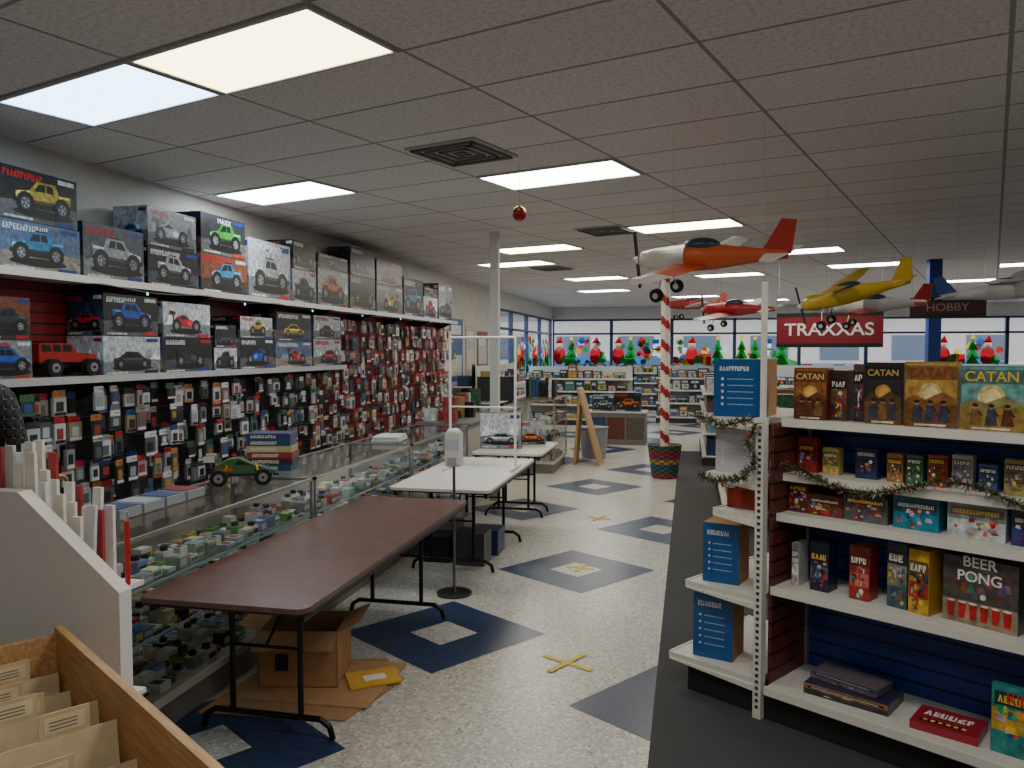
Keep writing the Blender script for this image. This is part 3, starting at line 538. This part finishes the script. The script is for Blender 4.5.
def stripes(cols,n_=26):
    def fn(f,w,h,rng):
        n=len(cols)
        for i,c in enumerate(cols): f.rect(.002,h*i/n,w-.002,h*(i+1)/n,c,.0006)
        for k in range(n_):
            c=jit(rng.choice(cols+[(220,190,90),(200,200,200),(180,60,50),(50,90,150)]),rng,40); x=rng.uniform(.05,.75)*w; y=rng.uniform(.05,.6)*h; a=rng.uniform(.06,.2)*w; b=rng.uniform(.04,.12)*h
            if k%3==0: f.disc(x+a*.5,y+b*.5,min(a,b)*.7,c,.0008+.00006*k,9)
            else: f.poly([(x,y),(x+a,y+rng.uniform(-.2,.2)*b),(x+a*.8,y+b),(x+a*.2,y+b*1.1)],c,.0008+.00006*k)
        q=rng.uniform(.6,.74); f.rect(w*.05,h*q,w*.95,h*(q+.2),tuple(int(a*.5) for a in cols[0]),.0026)
        f.word(w*.1,h*(q+.04),w*.8,h*.11,rng.choice([(235,230,215),(240,200,70),(230,230,230)]),.003,rng)
    return fn
gamebox("board_game_box",.12,.25,1.457,.16,.08,.25,4,(120,50,30),catan((150,90,44),(90,40,24),(220,170,80)),"CATAN",(230,200,120))
gamebox("board_game_box",.245,.29,1.457,.08,.08,.24,0,(80,56,40),stripes([(80,50,36),(110,76,50),(60,40,34)]))
gamebox("board_game_box",.335,.30,1.457,.05,.08,.27,0,(60,50,60),stripes([(60,40,50),(90,60,60)]))
gamebox("board_game_box",.46,.26,1.457,.16,.08,.28,3,(34,32,36),catan((44,42,46),(100,74,40),(190,140,60)),"CATAN",(210,170,90))
gamebox("board_game_box",.66,.26,1.457,.21,.08,.285,5,(160,120,50),catan((180,140,70),(120,76,40),(210,190,130)),"CATAN",(150,40,30))
gamebox("board_game_box",.90,.27,1.457,.24,.08,.27,-2,(60,130,130),catan((110,160,160),(150,124,60),(220,200,130)),"CATAN",(220,190,60))
gamebox("board_game_box",1.10,.26,1.457,.12,.08,.26,-2,(40,60,120),stripes([(40,60,120),(170,60,50),(40,60,120)]))
for i,(x,w,h,c) in enumerate(((.08,.10,.17,(150,40,40)),(.20,.08,.13,(190,170,90)),(.37,.10,.14,(40,50,90)),(.50,.07,.13,(160,110,60)),(.585,.07,.13,(60,110,80)),(.68,.08,.14,(150,60,40)),(.78,.08,.15,(170,170,170)),(.88,.07,.12,(60,90,140)),(.98,.08,.15,(150,140,80)),(1.10,.1,.16,(60,100,60)))):
    gamebox("card_game_box",x,.30,1.19,w,.05,h,0,c,stripes([c,tuple(int(a*.6) for a in c),c],18))
for i,(x,w,h,c) in enumerate(((.075,.10,.155,(100,40,40)),(.21,.17,.10,(130,60,44)),(.40,.20,.12,(100,100,106)),(.62,.19,.15,(40,130,160)),(.86,.22,.16,(190,196,200)),(1.06,.14,.15,(50,60,120)))):
    gamebox("puzzle_game_box",x,.27,1.0,w,.14,h,0,c,stripes([c,tuple(int(a*.7) for a in c)]))
for i,(x,w,h,c) in enumerate(((.09,.035,.21,(190,190,195)),(.21,.09,.235,(40,40,70)),(.40,.09,.25,(150,50,36)))):
    gamebox("party_game_box",x,.2,.648,w,.10,h,0,c,stripes([c,tuple(min(255,a+50) for a in c),c,tuple(int(a*.6) for a in c)]))
gamebox("party_game_box",.57,.22,.648,.09,.12,.29,-8,(50,90,110),stripes([(60,90,110),(150,130,100),(50,60,70)])); gamebox("party_game_box",.67,.2,.648,.09,.12,.28,-10,(190,150,50),stripes([(200,160,50),(180,50,40),(60,60,70),(190,150,40)]))
def beer(f,w,h,rng):
    f.rect(0,0,w,h,(80,72,70),.0005); f.rect(0,0,w,h*.35,(150,134,110),.0007)
    for k in range(18): x=rng.uniform(.02,.85)*w; y=rng.uniform(.35,.66)*h; f.poly([(x,y),(x+w*.1,y),(x+w*.08,y+h*.12),(x+w*.02,y+h*.12)],jit((120,96,84),rng,50),.0009+.00003*k)
    for k in range(6): f.poly([(w*(.12+.15*k)-.012,h*.08),(w*(.12+.15*k)+.012,h*.08),(w*(.12+.15*k)+.017,h*.32),(w*(.12+.15*k)-.017,h*.32)],(180,30,36),.0018); f.disc(w*(.12+.15*k),h*.32,.017,(235,230,225),.0022,ry=.005)
    f.disc(w*.55,h*.45,.012,(245,245,240),.002)
gamebox("party_game_box",.90,.21,.648,.29,.12,.28,-6,(60,54,52),beer,"BEER\nPONG",(240,240,235),ts=.17)
gamebox("flat_game_box",.36,.20,.17,.38,.22,.05,4,(50,50,80),stripes([(60,50,60),(150,110,70)],8)); gamebox("flat_game_box",.34,.22,.224,.32,.16,.035,-3,(110,100,110),stripes([(110,100,110),(60,70,110)],8))
mb=MB(); mb.box((-.13,-.1,0),(.13,.1,.035),(160,36,50),GLOSS); f=FR(mb,(-.13,-.1,.035),(1,0,0),(0,1,0),(0,0,1)); f.word(.03,.1,.2,.05,(245,245,245),.001,R); f.rect(.03,.03,.2,.06,(30,30,40),.001)
for k in range(6): f.disc(.05+.03*k,.045,.01,(230,200,90),.002)
mb.obj("flat_game_box",gl(.78,.18,.17+Z0),GD+5)
gamebox("childrens_book",1.07,.12,.17,.22,.03,.28,0,(40,130,130),stripes([(40,130,130),(200,160,60),(60,140,140)]),"KIDS",(220,40,40))
for k in range(5): gamebox("party_game_box",1.4+.22*k,.2,.648,.18,.1,.25,0,R.choice(CARCOL),stripes([R.choice(CARCOL),R.choice(CARCOL)])); gamebox("board_game_box",1.4+.22*k,.26,1.457,.19,.08,.27,0,R.choice(CARCOL),stripes([R.choice(CARCOL),R.choice(CARCOL)]))
def codebox(x,y,z,w,d,h,rz,blue=True,name="coding_kit_box"):
    mb=MB(); mb.box((-w/2,-d/2,0),(w/2,d/2,h),(164,124,84),CARD); f=FR(mb,(-w/2,-d/2,0),(1,0,0),(0,0,1),(0,-1,0),GLOSS)
    c=(16,84,150) if blue else (190,190,195); f.rect(0,0,w,h,c,.001)
    f.word(w*.12,h*.80,w*.6,h*.08,(225,230,235),.0016,R)
    for k in range(5): f.disc(w*.18,h*(.66-.11*k),w*.03,(210,215,225),.0016); f.rect(w*.28,h*(.65-.11*k),w*.8,h*(.665-.11*k),(150,180,215),.0016)
    s=FR(mb,(-w/2,d/2,0),(0,-1,0),(0,0,1),(-1,0,0),GLOSS); s.rect(0,0,d,h,c,.001); s.word(d*.2,h*.7,d*.6,h*.1,(225,230,235),.0016,R)
    for k in range(4): s.rect(d*.2,h*(.55-.1*k),d*.75,h*(.57-.1*k),(150,180,215),.0016)
    mb.obj(name,gl(x,y,z+Z0),GD+rz)
codebox(-.23,.22,1.457,.25,.26,.29,14); codebox(-.24,.22,1.17,.22,.2,.22,12,False); codebox(-.32,.20,.586,.19,.18,.31,14); codebox(-.36,.20,.18,.21,.20,.34,14)
mb=MB()
for k in range(8): mb.box((-.1,-.3+.07*k,0),(.1,-.245+.07*k,.10+.02*(k%3)),R.choice([(170,60,40),(210,200,180),(40,60,120),(160,130,90),(60,50,50)]),ART)
mb.obj("paperback_books",gl(-.17,.42,.99+Z0),GD)
def garland(name,pts,seed,r=.035,n=70):
    rng=random.Random(seed); mb=MB(); P=[Vector(p) for p in pts]
    for a,b in zip(P[:-1],P[1:]):
        mb.cyl(a,b,.004,(60,80,50),MATTE,5); m=max(4,int((b-a).length*n*10))
        for k in range(m):
            c=a.lerp(b,k/m); d=Vector((rng.gauss(0,1),rng.gauss(0,1),rng.gauss(0,1))).normalized()*r*rng.uniform(.6,1.1); s=d.orthogonal().normalized()*.0035
            mb.poly([c-s,c+s,c+d+s*.6,c+d-s*.6],rng.choice([(44,80,40),(60,94,52),(150,40,40),(140,134,110),(80,74,54),(40,70,40)]),GLOSS)
    mb.obj(name)
gp=[]
for k in range(25):
    x=.0+1.2*k/24; gp.append(gl(x,.12,1.20+.05*math.cos(k*math.pi/8)))
garland("tinsel_garland",gp,1)
gp=[gl(-.02,-.04,1.45),gl(-.06,-.045,1.36),gl(-.02,-.045,1.26),gl(-.10,-.04,1.18),gl(-.25,-.02,1.14),gl(-.36,-.01,1.17)]
garland("tinsel_garland",gp,2); garland("tinsel_garland",[gl(-.38,.0,1.47),gl(-.2,-.03,1.43),gl(-.04,-.045,1.47)],3)
# ---------------------------------------------------------------- background fixtures
def gondola(name,x,y,L_,rz,seed,Hh=1.4,back=(200,200,198),z0=.0065):
    rng=random.Random(seed); mb=MB(); mb.box((-L_/2,-.03,.1),(L_/2,.03,Hh),back); mb.box((-L_/2,-.4,0),(L_/2,.4,.12),(40,40,44))
    for z in (.15,.5,.82,1.12):
        for s in (-1,1): mb.box((-L_/2,min(s*.03,s*.38),z-.02),(L_/2,max(s*.03,s*.38),z),(214,212,204)); mb.box((-L_/2,min(s*.38,s*.39),z-.035),(L_/2,max(s*.38,s*.39),z+.004),(226,224,216))
    for x_ in (-L_/2,L_/2-.03): mb.box((x_,-.03,0),(x_+.03,.03,Hh+.04),(200,200,196),METAL)
    mb.obj(name,(x,y,z0),rz); mb=MB()
    for z in (.15,.5,.82,1.12,):
        for s in (-1,1):
            a=-L_/2+.05
            while a<L_/2-.3:
                w=rng.uniform(.1,.28); h=rng.uniform(.12,.29); c=rng.choice([(140,50,40),(40,70,120),(160,140,70),(60,100,70),(180,180,180),(50,50,56),(150,100,60),(110,140,160),(100,60,90),(90,90,96),(44,60,90)])
                y0,y1=(s*.12,s*.33); mb.box((a,min(y0,y1),z+.0005),(a+w,max(y0,y1),z+h),c,ART)
                f=FR(mb,(a,s*.33,z),(1,0,0),(0,0,1),(0,s,0)); f.rect(w*.1,h*.1,w*.9,h*.55,rng.choice([(190,190,185),(30,30,40),(190,160,80),(80,120,160)]),.001); f.rect(w*.1,h*.65,w*.8,h*.85,(205,205,205),.001); f.disc(w*.5,h*.33,min(w,h)*.18,rng.choice(CARCOL),.002)
                a+=w+.015
    mb.obj("boxed_merchandise",(x,y,z0),rz)
gondola("shelving_unit",.75,9.6,2.6,90,1); gondola("shelving_unit",.6,14.2,3,90,2)
gondola("shelving_unit",3.6,10.2,3.4,-34,3); gondola("shelving_unit",6.4,13,3.6,-34,4); gondola("shelving_unit",3.6,16.5,4,0,5,1.5,z0=0); gondola("shelving_unit",7.5,19,4,0,6,1.5,z0=0)
gondola("shelving_unit",-2.6,19.4,2.6,0,7,z0=0); gondola("shelving_unit",.6,20.5,2.8,0,8,z0=0); gondola("shelving_unit",-3.9,16.0,3.4,90,9,1.5,z0=0); gondola("shelving_unit",-1.2,24.6,5,0,10,1.2,z0=0); gondola("shelving_unit",4.5,24.6,5,0,12,1.2,z0=0); gondola("shelving_unit",6.2,6.8,3,-34,13)
toybox("boxed_toy_truck",.5,.3,.36,(-1.15,15.6,.622),0,201); toybox("boxed_toy_truck",.42,.3,.3,(-1.62,15.6,.622),0,202)
mb=MB(); mb.box((-.6,-.35,0),(.5,.35,.6),(120,118,114)); mb.box((-.62,-.37,.6),(.52,.37,.62),(190,188,180))
for k in range(3): FR(mb,(-.58+.36*k,-.352,.1),(1,0,0),(0,0,1),(0,-1,0)).rect(0,0,.33,.42,[(50,70,110),(110,60,50),(90,90,80)][k],.001)
mb.obj("display_pedestal",(-1.3,15.6,0))
mb=MB(); mb.prism([(-.02,0),(.02,0),(-.32,1.2),(-.36,1.2)],-.25,.25,(170,120,70),WOOD); mb.prism([(-.42,0),(-.38,0),(-.3,1.1),(-.34,1.1)],-.2,.2,(150,104,60),WOOD); mb.obj("wooden_easel_board",(-1.35,12.6,0))
mb=MB(); mb.cyl((0,0,0),(0,0,.5),.2,(140,142,144),PLAST,20,r2=.24); mb.cyl((0,0,.5),(0,0,.52),.25,(110,112,114),PLAST,20); mb.obj("trash_bin",(-1.55,13.3,0))
mb=MB(); mb.box((-.09,-.09,0),(.09,.09,H-.007),(34,66,140)); mb.box((-.11,-.11,0),(.11,.11,.15),(30,30,34)); mb.obj("support_column",(3.7,13.6,.006))
def banner(name,w,h,loc,rz,bg,s,tc,topz):
    mb=MB(); mb.box((-w/2,-.006,0),(w/2,.006,h),bg,GLOSS); mb.box((-w/2,-.009,0),(w/2,-.006,.06),(30,24,26),GLOSS); mb.box((-w/2,-.009,h-.06),(w/2,-.006,h),(30,24,26),GLOSS)
    for x in (-w/2+.03,w/2-.03): mb.cyl((x,0,h),(x,0,topz-loc[2]),.003,(200,200,200),METAL,5)
    o=mb.obj(name,loc,rz); text(o,s,(0,-.014,h*.5),h*.5,tc,ext=.002,sx=1.1)
banner("hanging_banner",1.5,.52,(2.02,12.7,1.84),-18,(120,26,34),"TRAXXAS",(220,214,214),H); banner("hanging_banner",.95,.3,(3.55,12.4,2.25),-18,(60,24,30),"HOBBY",(150,110,110),H)
# airplanes
def plane(name,loc,rot,S,body,wing,tail,high=False,stripe=None,tip=None):
    mb=MB(); b=lambda *a:tuple(x*S for x in a)
    mb.loft([b(-.50,0,0,.02,.02),b(-.48,0,0,.055,.055),b(-.38,0,0,.07,.075),b(-.15,0,.01,.075,.09)],stripe or body); mb.loft([b(-.15,0,.01,.075,.09),b(.05,0,.01,.065,.08),b(.3,0,.015,.035,.045),b(.5,0,.02,.012,.03)],body)
    zw=.095 if high else -.045
    for s in (-1,1):
        pr=((-.5,.0),(-.42,.022),(-.1,.022),(.5,.002),(-.1,-.008),(-.42,-.01)); st=((0,.24,-.12,0),(.45,.2,-.12,.02),(.72,.13,-.10,.045))
        rg=[[b(xo+px*c,s*y,zw+dz+pz) for px,pz in pr] for y,c,xo,dz in st]
        for j in range(2): mb.mesh(rg[j]+rg[j+1],[(i,(i+1)%6,6+(i+1)%6,6+i) for i in range(6)],wing if j==0 else (tip or wing),PLAST)
        mb.mesh(rg[2],[tuple(range(6))],tip or wing,PLAST)
        mb.mesh([b(.36,0,.02),b(.5,0,.02),b(.5,s*.25,.02),b(.42,s*.25,.02),b(.36,0,.03),b(.5,0,.026),b(.5,s*.25,.026),b(.42,s*.25,.03)],[(0,1,2,3),(4,5,6,7),(0,3,7,4),(1,2,6,5),(2,3,7,6)],tip or wing,PLAST)
        mb.tube([b(-.3,s*.04,-.05),b(-.32,s*.14,-.2)],.006*S,(190,190,190)); mb.cyl(b(-.32,s*.13,-.21),b(-.32,s*.16,-.21),.045*S,(24,24,26),RUB,14); mb.cyl(b(-.32,s*.125,-.21),b(-.32,s*.165,-.21),.02*S,(220,220,220),PLAST,10)
    mb.prism([(x*S,z*S) for x,z in ((.34,.04),(.52,.02),(.56,.22),(.47,.23))],-.006*S,.006*S,tail,PLAST)
    mb.ball(b(-.05,0,.085),b(.13,.045,.05),(40,60,80),GLOSS)
    mb.loft([b(-.56,0,0,.004,.004),b(-.53,0,0,.025,.025),b(-.50,0,0,.035,.035)],(220,220,220)); mb.prism([(x*S,z*S) for x,z in ((-.525,-.19),(-.515,-.19),(-.52,.19),(-.53,.19))],-.014*S,.014*S,(30,30,32),PLAST)
    o=mb.obj(name,loc,rot=[math.radians(a) for a in rot])
    m2=MB(); Mi=Matrix.LocRotScale(Vector(loc),o.rotation_euler,None); inv=Mi.inverted()
    for q in (b(-.25,0,.08),b(.35,0,.05)):
        w=Mi@Vector(q); m2.cyl(q,inv@Vector((w.x,w.y,H)),.0015,(190,190,190),PLAST,5)
    m2.obj("suspension_cord",parent=o)
plane("model_airplane",(.12,5.25,2.38),(16,3,-26),1.0,(206,92,50),(212,90,46),(180,50,44),False,(220,214,206),(222,218,210))
plane("model_airplane",(1.30,6.95,2.25),(14,-10,-30),.86,(206,172,40),(206,168,36),(206,172,40),True,None,(206,168,36))
plane("model_airplane",(.47,8.3,2.2),(12,3,-36),.8,(180,40,44),(180,40,44),(210,210,210),tip=(220,220,220)); plane("model_airplane",(1.9,8.9,2.26),(10,0,-24),.9,(214,214,214),(180,36,40),(180,36,40))
plane("model_airplane",(2.62,7.75,2.30),(-8,5,150),.9,(226,226,226),(220,220,222),(60,80,150),True); plane("model_airplane",(.1,12.8,2.5),(0,0,20),.9,(180,60,60),(220,220,220),(180,60,60))
# ---------------------------------------------------------------- foreground bin + stand
C0=Vector((-1.70,1.875,0)); BL=1.45; BW=.62; BZ=1.035
mb=MB()
mb.box((0,-BW,0),(BL,0,.76),(0,0,0),WOOD)
for a,b in (((0,-.02,.76),(BL,0,BZ)),((0,-BW,.76),(BL,-BW+.02,BZ)),((0,-BW+.02,.76),(.02,-.02,BZ-.02)),((BL-.02,-BW+.02,.76),(BL,-.02,BZ))): mb.box(a,b,(0,0,0),WOOD)
mb.box((.02,-.33,.76),(BL-.02,-.315,BZ-.03),(0,0,0),WOOD)
for y in (-.10,-.24,-.40,-.54): mb.box((.02,y-.008,.762),(BL-.02,y+.008,.79),(226,222,210),PLAST)
mb.obj("wooden_bin_cabinet",C0,GD)
mb=MB(); rr=random.Random(4)
for row in ((-.30,-.03),(-BW+.03,-.35)):
    x=.10
    while x<BL-.1:
        c=rr.choice([(206,190,156),(196,178,144),(220,214,200),(178,150,112)]); t=.003; ln=-.03
        h1=rr.uniform(.91,.975)
        mb.mesh([(x,row[0],.791),(x,row[1],.791),(x+ln,row[1],h1),(x+ln,row[0],h1),(x+t,row[0],.791),(x+t,row[1],.791),(x+t+ln,row[1],h1),(x+t+ln,row[0],h1)],[(0,1,2,3),(7,6,5,4),(3,2,6,7),(0,3,7,4),(1,5,6,2)],c,CARD)
        a=rr.uniform(row[0]+.01,row[1]-.13); mb.box((x+ln,a,h1-.003),(x+ln+.003,a+.10,h1+.055),(206,184,144),CARD); mb.box((x+ln+.003,a+.01,h1+.01),(x+ln+.0036,a+.09,h1+.045),(220,206,172),CARD)
        for q in range(3): mb.box((x+ln+.0036,a+.02,h1+.017+.008*q),(x+ln+.0040,a+.075,h1+.0195+.008*q),(120,110,100),GLOSS)
        x+=rr.uniform(.08,.14)
mb.obj("index_card_dividers",C0,GD)
mb=MB(); mb.prism([(-2.34,0),(-1.575,0),(-1.575,1.11),(-1.91,1.386),(-2.34,1.386)],1.95,2.0,(222,221,219),PLAST)
mb.prism([(-2.34,0),(-2.30,0),(-2.30,1.386),(-2.34,1.386)],2.0,2.3,(222,221,219),PLAST)
for z in (.3,.7,1.05): mb.box((-2.30,2.0,z),(-1.70,2.22,z+.015),(222,221,219),PLAST)
mb.obj("white_display_stand")
mb=MB(); rr=random.Random(9)
def leaf(x,y,z0,z1):
    dx=rr.uniform(-.012,.012); c=rr.choice([(240,240,238),(222,224,226),(240,236,226),(236,236,238)]) if rr.random()<.9 else (170,70,70)
    mb.mesh([(x,y,z0),(x+.03,y,z0),(x+.03+dx,y+.006,z1),(x+dx,y+.006,z1),(x,y+.012,z0),(x+.03,y+.012,z0),(x+.03+dx,y+.018,z1),(x+dx,y+.018,z1)],[(0,1,2,3),(7,6,5,4),(3,2,6,7),(1,5,6,2),(0,3,7,4)],c,GLOSS)
for k in range(26): leaf(-2.29+.015*k,2.01+.03*(k%4),1.065,1.386+rr.uniform(.05,.15))
for k in range(12): leaf(-1.905+.014*k,2.02+.03*(k%4),1.065,1.36-.010*k+rr.uniform(.02,.09))
mb.obj("brochure_cards")
mb=MB(); mb.cyl((0,0,0),(0,0,.20),.008,(190,30,36),PLAST); mb.cyl((0,0,.20),(0,0,.23),.006,(200,200,204),METAL); mb.obj("red_marker",(-1.712,2.16,1.066)) 
# ---------------------------------------------------------------- person
def shopkeeper(loc,rz):
    root=bpy.data.objects.new("shop_worker",None); sc.collection.objects.link(root); root.location=loc; root.rotation_euler=(0,0,math.radians(rz))
    V=[];E=[];RD=[]
    def add(p,r,par=None):
        V.append(p); RD.append(r)
        if par is not None: E.append((par,len(V)-1))
        return len(V)-1
    pel=add((0,0,1.02),(.155,.115)); sp=add((0,0,1.2),(.145,.105),pel); ch=add((0,.005,1.42),(.175,.12),sp); up=add((0,0,1.56),(.13,.09),ch); nk=add((0,.005,1.66),(.06,.06),up); add((0,.02,1.72),(.058,.058),nk)
    hands=[]
    for s in (-1,1):
        sh=add((s*.2,0,1.575),(.075,.07),up); d=add((s*.245,.0,1.45),(.06,.06),sh); el=add((s*.285,.03,1.26),(.047,.047),d); fo=add((s*.25,.17,1.17),(.042,.042),el); wr=add((s*.21,.30,1.12),(.03,.026),fo); add((s*.205,.345,1.105),(.034,.018),wr); hands.append((s,(s*.203,.35,1.105)))
        hp=add((s*.10,0,.95),(.105,.105),pel); t_=add((s*.115,0,.72),(.088,.09),hp); kn=add((s*.12,.01,.52),(.062,.064),t_); ca=add((s*.122,-.01,.36),(.058,.06),kn); an=add((s*.125,-.01,.10),(.042,.045),ca)
    me=bpy.data.meshes.new("b"); me.from_pydata(V,E,[]); o=bpy.data.objects.new("b",me); sc.collection.objects.link(o)
    md=o.modifiers.new("s",'SKIN'); sv=me.skin_vertices[0].data
    for i,r in enumerate(RD): sv[i].radius=r
    sv[0].use_root=True
    ss=o.modifiers.new("u",'SUBSURF'); ss.levels=2; ss.render_levels=2
    dg=bpy.context.evaluated_depsgraph_get(); ev=o.evaluated_get(dg); nm=bpy.data.meshes.new_from_object(ev); bpy.data.objects.remove(o)
    m,nt,b=newmat("plaid_flannel"); tc=nt.nodes.new("ShaderNodeTexCoord"); sep=nt.nodes.new("ShaderNodeSeparateXYZ"); nt.links.new(tc.outputs["Object"],sep.inputs[0])
    def band(src,per,th_):
        a=nt.nodes.new("ShaderNodeMath"); a.operation='DIVIDE'; a.inputs[1].default_value=per; nt.links.new(src,a.inputs[0]); f=nt.nodes.new("ShaderNodeMath"); f.operation='FRACT'; nt.links.new(a.outputs[0],f.inputs[0])
        g=nt.nodes.new("ShaderNodeMath"); g.operation='LESS_THAN'; g.inputs[1].default_value=th_; nt.links.new(f.outputs[0],g.inputs[0]); return g.outputs[0]
    ad=nt.nodes.new("ShaderNodeMath"); ad.operation='ADD'; nt.links.new(sep.outputs[0],ad.inputs[0]); nt.links.new(sep.outputs[1],ad.inputs[1])
    b1=band(ad.outputs[0],.05,.4); b2=band(sep.outputs[2],.05,.4); b3=band(ad.outputs[0],.05,.1); b4=band(sep.outputs[2],.05,.1)
    s1_=nt.nodes.new("ShaderNodeMath"); nt.links.new(b1,s1_.inputs[0]); nt.links.new(b2,s1_.inputs[1])
    mx=nt.nodes.new("ShaderNodeMath"); mx.operation='MAXIMUM'; nt.links.new(b3,mx.inputs[0]); nt.links.new(b4,mx.inputs[1])
    t=nt.nodes.new("ShaderNodeMath"); t.operation='MULTIPLY_ADD'; t.inputs[1].default_value=.3; nt.links.new(s1_.outputs[0],t.inputs[0]); 
    t2=nt.nodes.new("ShaderNodeMath"); t2.operation='MULTIPLY'; t2.inputs[1].default_value=.35; nt.links.new(mx.outputs[0],t2.inputs[0]); nt.links.new(t2.outputs[0],t.inputs[2])
    cr=nt.nodes.new("ShaderNodeValToRGB"); e=cr.color_ramp.elements; e[0].color=L((60,62,66)); e[1].color=L((130,132,136)); x=e.new(.32); x.color=L((36,38,42)); x=e.new(.6); x.color=L((20,21,24)); nt.links.new(t.outputs[0],cr.inputs[0]); nt.links.new(cr.outputs[0],b.inputs["Base Color"]); b.inputs["Roughness"].default_value=.9
    jeans=noisemat("denim",(34,44,70),(48,60,90),60); skin=noisemat("skin",(196,146,120),(208,160,134),8,.55)
    nm.materials.clear()
    for q in (m,jeans,skin): nm.materials.append(q)
    for p in nm.polygons:
        c=p.center; p.use_smooth=True
        p.material_index=2 if (c.z>1.645 or (c.y>.27 and c.z<1.3 and abs(c.x)>.1)) else (1 if c.z<1.0 and not (abs(c.x)>.2 and c.z>.95) else 0)
    bo=bpy.data.objects.new("body",nm); sc.collection.objects.link(bo); bo.parent=root
    for s,w in hands:
        V=[];E=[];RD=[]
        pm=add((w[0],w[1]-.01,w[2]),(.03,.016)); p2=add((w[0],w[1]+.05,w[2]-.01),(.036,.014),pm)
        for k,(dx,ln) in enumerate(((-.03,.072),(-.01,.082),(.01,.077),(.029,.06))):
            a=add((w[0]+dx,w[1]+.075,w[2]-.014),(.009,.009),p2); a=add((w[0]+dx*1.1,w[1]+.075+ln*.5,w[2]-.028),(.0085,.0085),a); a=add((w[0]+dx*1.1,w[1]+.07+ln*.8,w[2]-.055),(.007,.007),a)
        a=add((w[0]-s*.042,w[1]+.02,w[2]-.015),(.011,.011),pm); a=add((w[0]-s*.06,w[1]+.05,w[2]-.03),(.009,.009),a); add((w[0]-s*.06,w[1]+.075,w[2]-.04),(.007,.007),a)
        me=bpy.data.meshes.new("hand"); me.from_pydata(V,E,[]); me.materials.append(skin); h=bpy.data.objects.new("hand",me); sc.collection.objects.link(h); h.parent=root
        md=h.modifiers.new("s",'SKIN'); md.use_smooth_shade=True
        for i,r in enumerate(RD): me.skin_vertices[0].data[i].radius=r
        me.skin_vertices[0].data[0].use_root=True; ss=h.modifiers.new("u",'SUBSURF'); ss.levels=1; ss.render_levels=2
    mb=MB(); sk=(202,154,128)
    mb.ball((0,.03,1.82),(.075,.095,.12),sk,MATTE,20,14); mb.ball((0,.06,1.745),(.05,.055,.045),sk,MATTE); mb.loft([(-.012,.125,1.80,.008,.012),(0,.135,1.80,.012,.016),(.012,.125,1.80,.008,.012)],sk,MATTE)
    for s in (-1,1):
        mb.ball((s*.03,.112,1.825),(.013,.01,.009),(240,240,240),GLOSS); mb.ball((s*.03,.121,1.825),(.006,.004,.006),(60,40,30),GLOSS); mb.ball((s*.076,.02,1.815),(.012,.022,.034),sk,MATTE); mb.ball((s*.03,.116,1.848),(.02,.006,.004),(60,44,34),MATTE)
    mb.ball((0,.108,1.757),(.024,.008,.006),(170,96,90),MATTE); mb.ball((0,.008,1.855),(.083,.1,.1),(66,48,36),RUB,20,12); mb.obj("head",parent=root)
    for s in (-1,1):
        mb=MB(); mb.loft([(-.12,s*.125,.04,.03,.035),(-.08,s*.125,.055,.045,.05),(0,s*.125,.06,.045,.058),(.08,s*.125,.04,.048,.038),(.15,s*.125,.03,.03,.028)],(40,32,28),RUB)
        so=mb.obj("shoe",parent=root); so.rotation_euler=(0,0,math.radians(90)); so.scale=(1,1,1)
shopkeeper((-3.62,3.38,0.001),8)
# ---------------------------------------------------------------- exterior
mb=MB(); mb.box((-60,YB+.2,-.2),(60,90,-.12),(0,0,0),ASPH); mb.box((-60,-20,-.2),(XL-.2,YB+.2,-.12),(0,0,0),ASPH); mb.obj("parking_lot_ground")
mb=MB(); mb.box((-30,70,-.12),(40,80,5),(170,160,150)); 
for k in range(12): mb.box((-28+5.5*k,69.9,1),(-25+5.5*k,70,3),(70,80,96),GLOSS)
mb.box((-31,69,5),(41,81,5.6),(120,80,70)); mb.obj("neighbouring_building")
def pcar(x,y,rz,col):
    mb=MB(); mb.prism([(-2.2,.3),(2.2,.3),(2.25,.8),(1.2,.95),(.6,1.42),(-1.1,1.45),(-1.8,.98),(-2.25,.9)],-.85,.85,col,GLOSS)
    for s in (-1,1):
        mb.prism([(-1.5,.98),(1.0,.98),(.55,1.36),(-1.05,1.38)],s*.851,s*.856,(20,24,30),GLOSS)
        for a in (-1.4,1.4): mb.cyl((a,s*.7,.33),(a,s*.88,.33),.33,(20,20,22),RUB,18); mb.cyl((a,s*.88,.33),(a,s*.89,.33),.2,(170,170,175),METAL,14)
    mb.obj("parked_car",(x,y,-.12),rz)
pcar(-2,32,80,(150,30,34)); pcar(1.5,33,85,(200,200,205)); pcar(5,32,95,(40,60,110)); pcar(9,33,88,(60,60,64)); pcar(-10,24,10,(190,192,196)); pcar(13,34,90,(210,210,212))
w=bpy.data.worlds.new("sky"); sc.world=w; w.use_nodes=True; nt=w.node_tree; bg=nt.nodes["Background"]; bg.inputs[0].default_value=(.78,.88,1,1); bg.inputs[1].default_value=1.6
cd=bpy.data.cameras.new("camera"); cam=bpy.data.objects.new("camera",cd); sc.collection.objects.link(cam); sc.camera=cam
cd.sensor_width=36; cd.lens=28.125; cd.clip_start=.05; cd.clip_end=300
cam.location=(0,0,1.8); cam.rotation_euler=(math.radians(90-2.43),0,math.radians(12.5))
sc.view_settings.view_transform='AgX'; sc.view_settings.look='None'; sc.view_settings.exposure=1.2
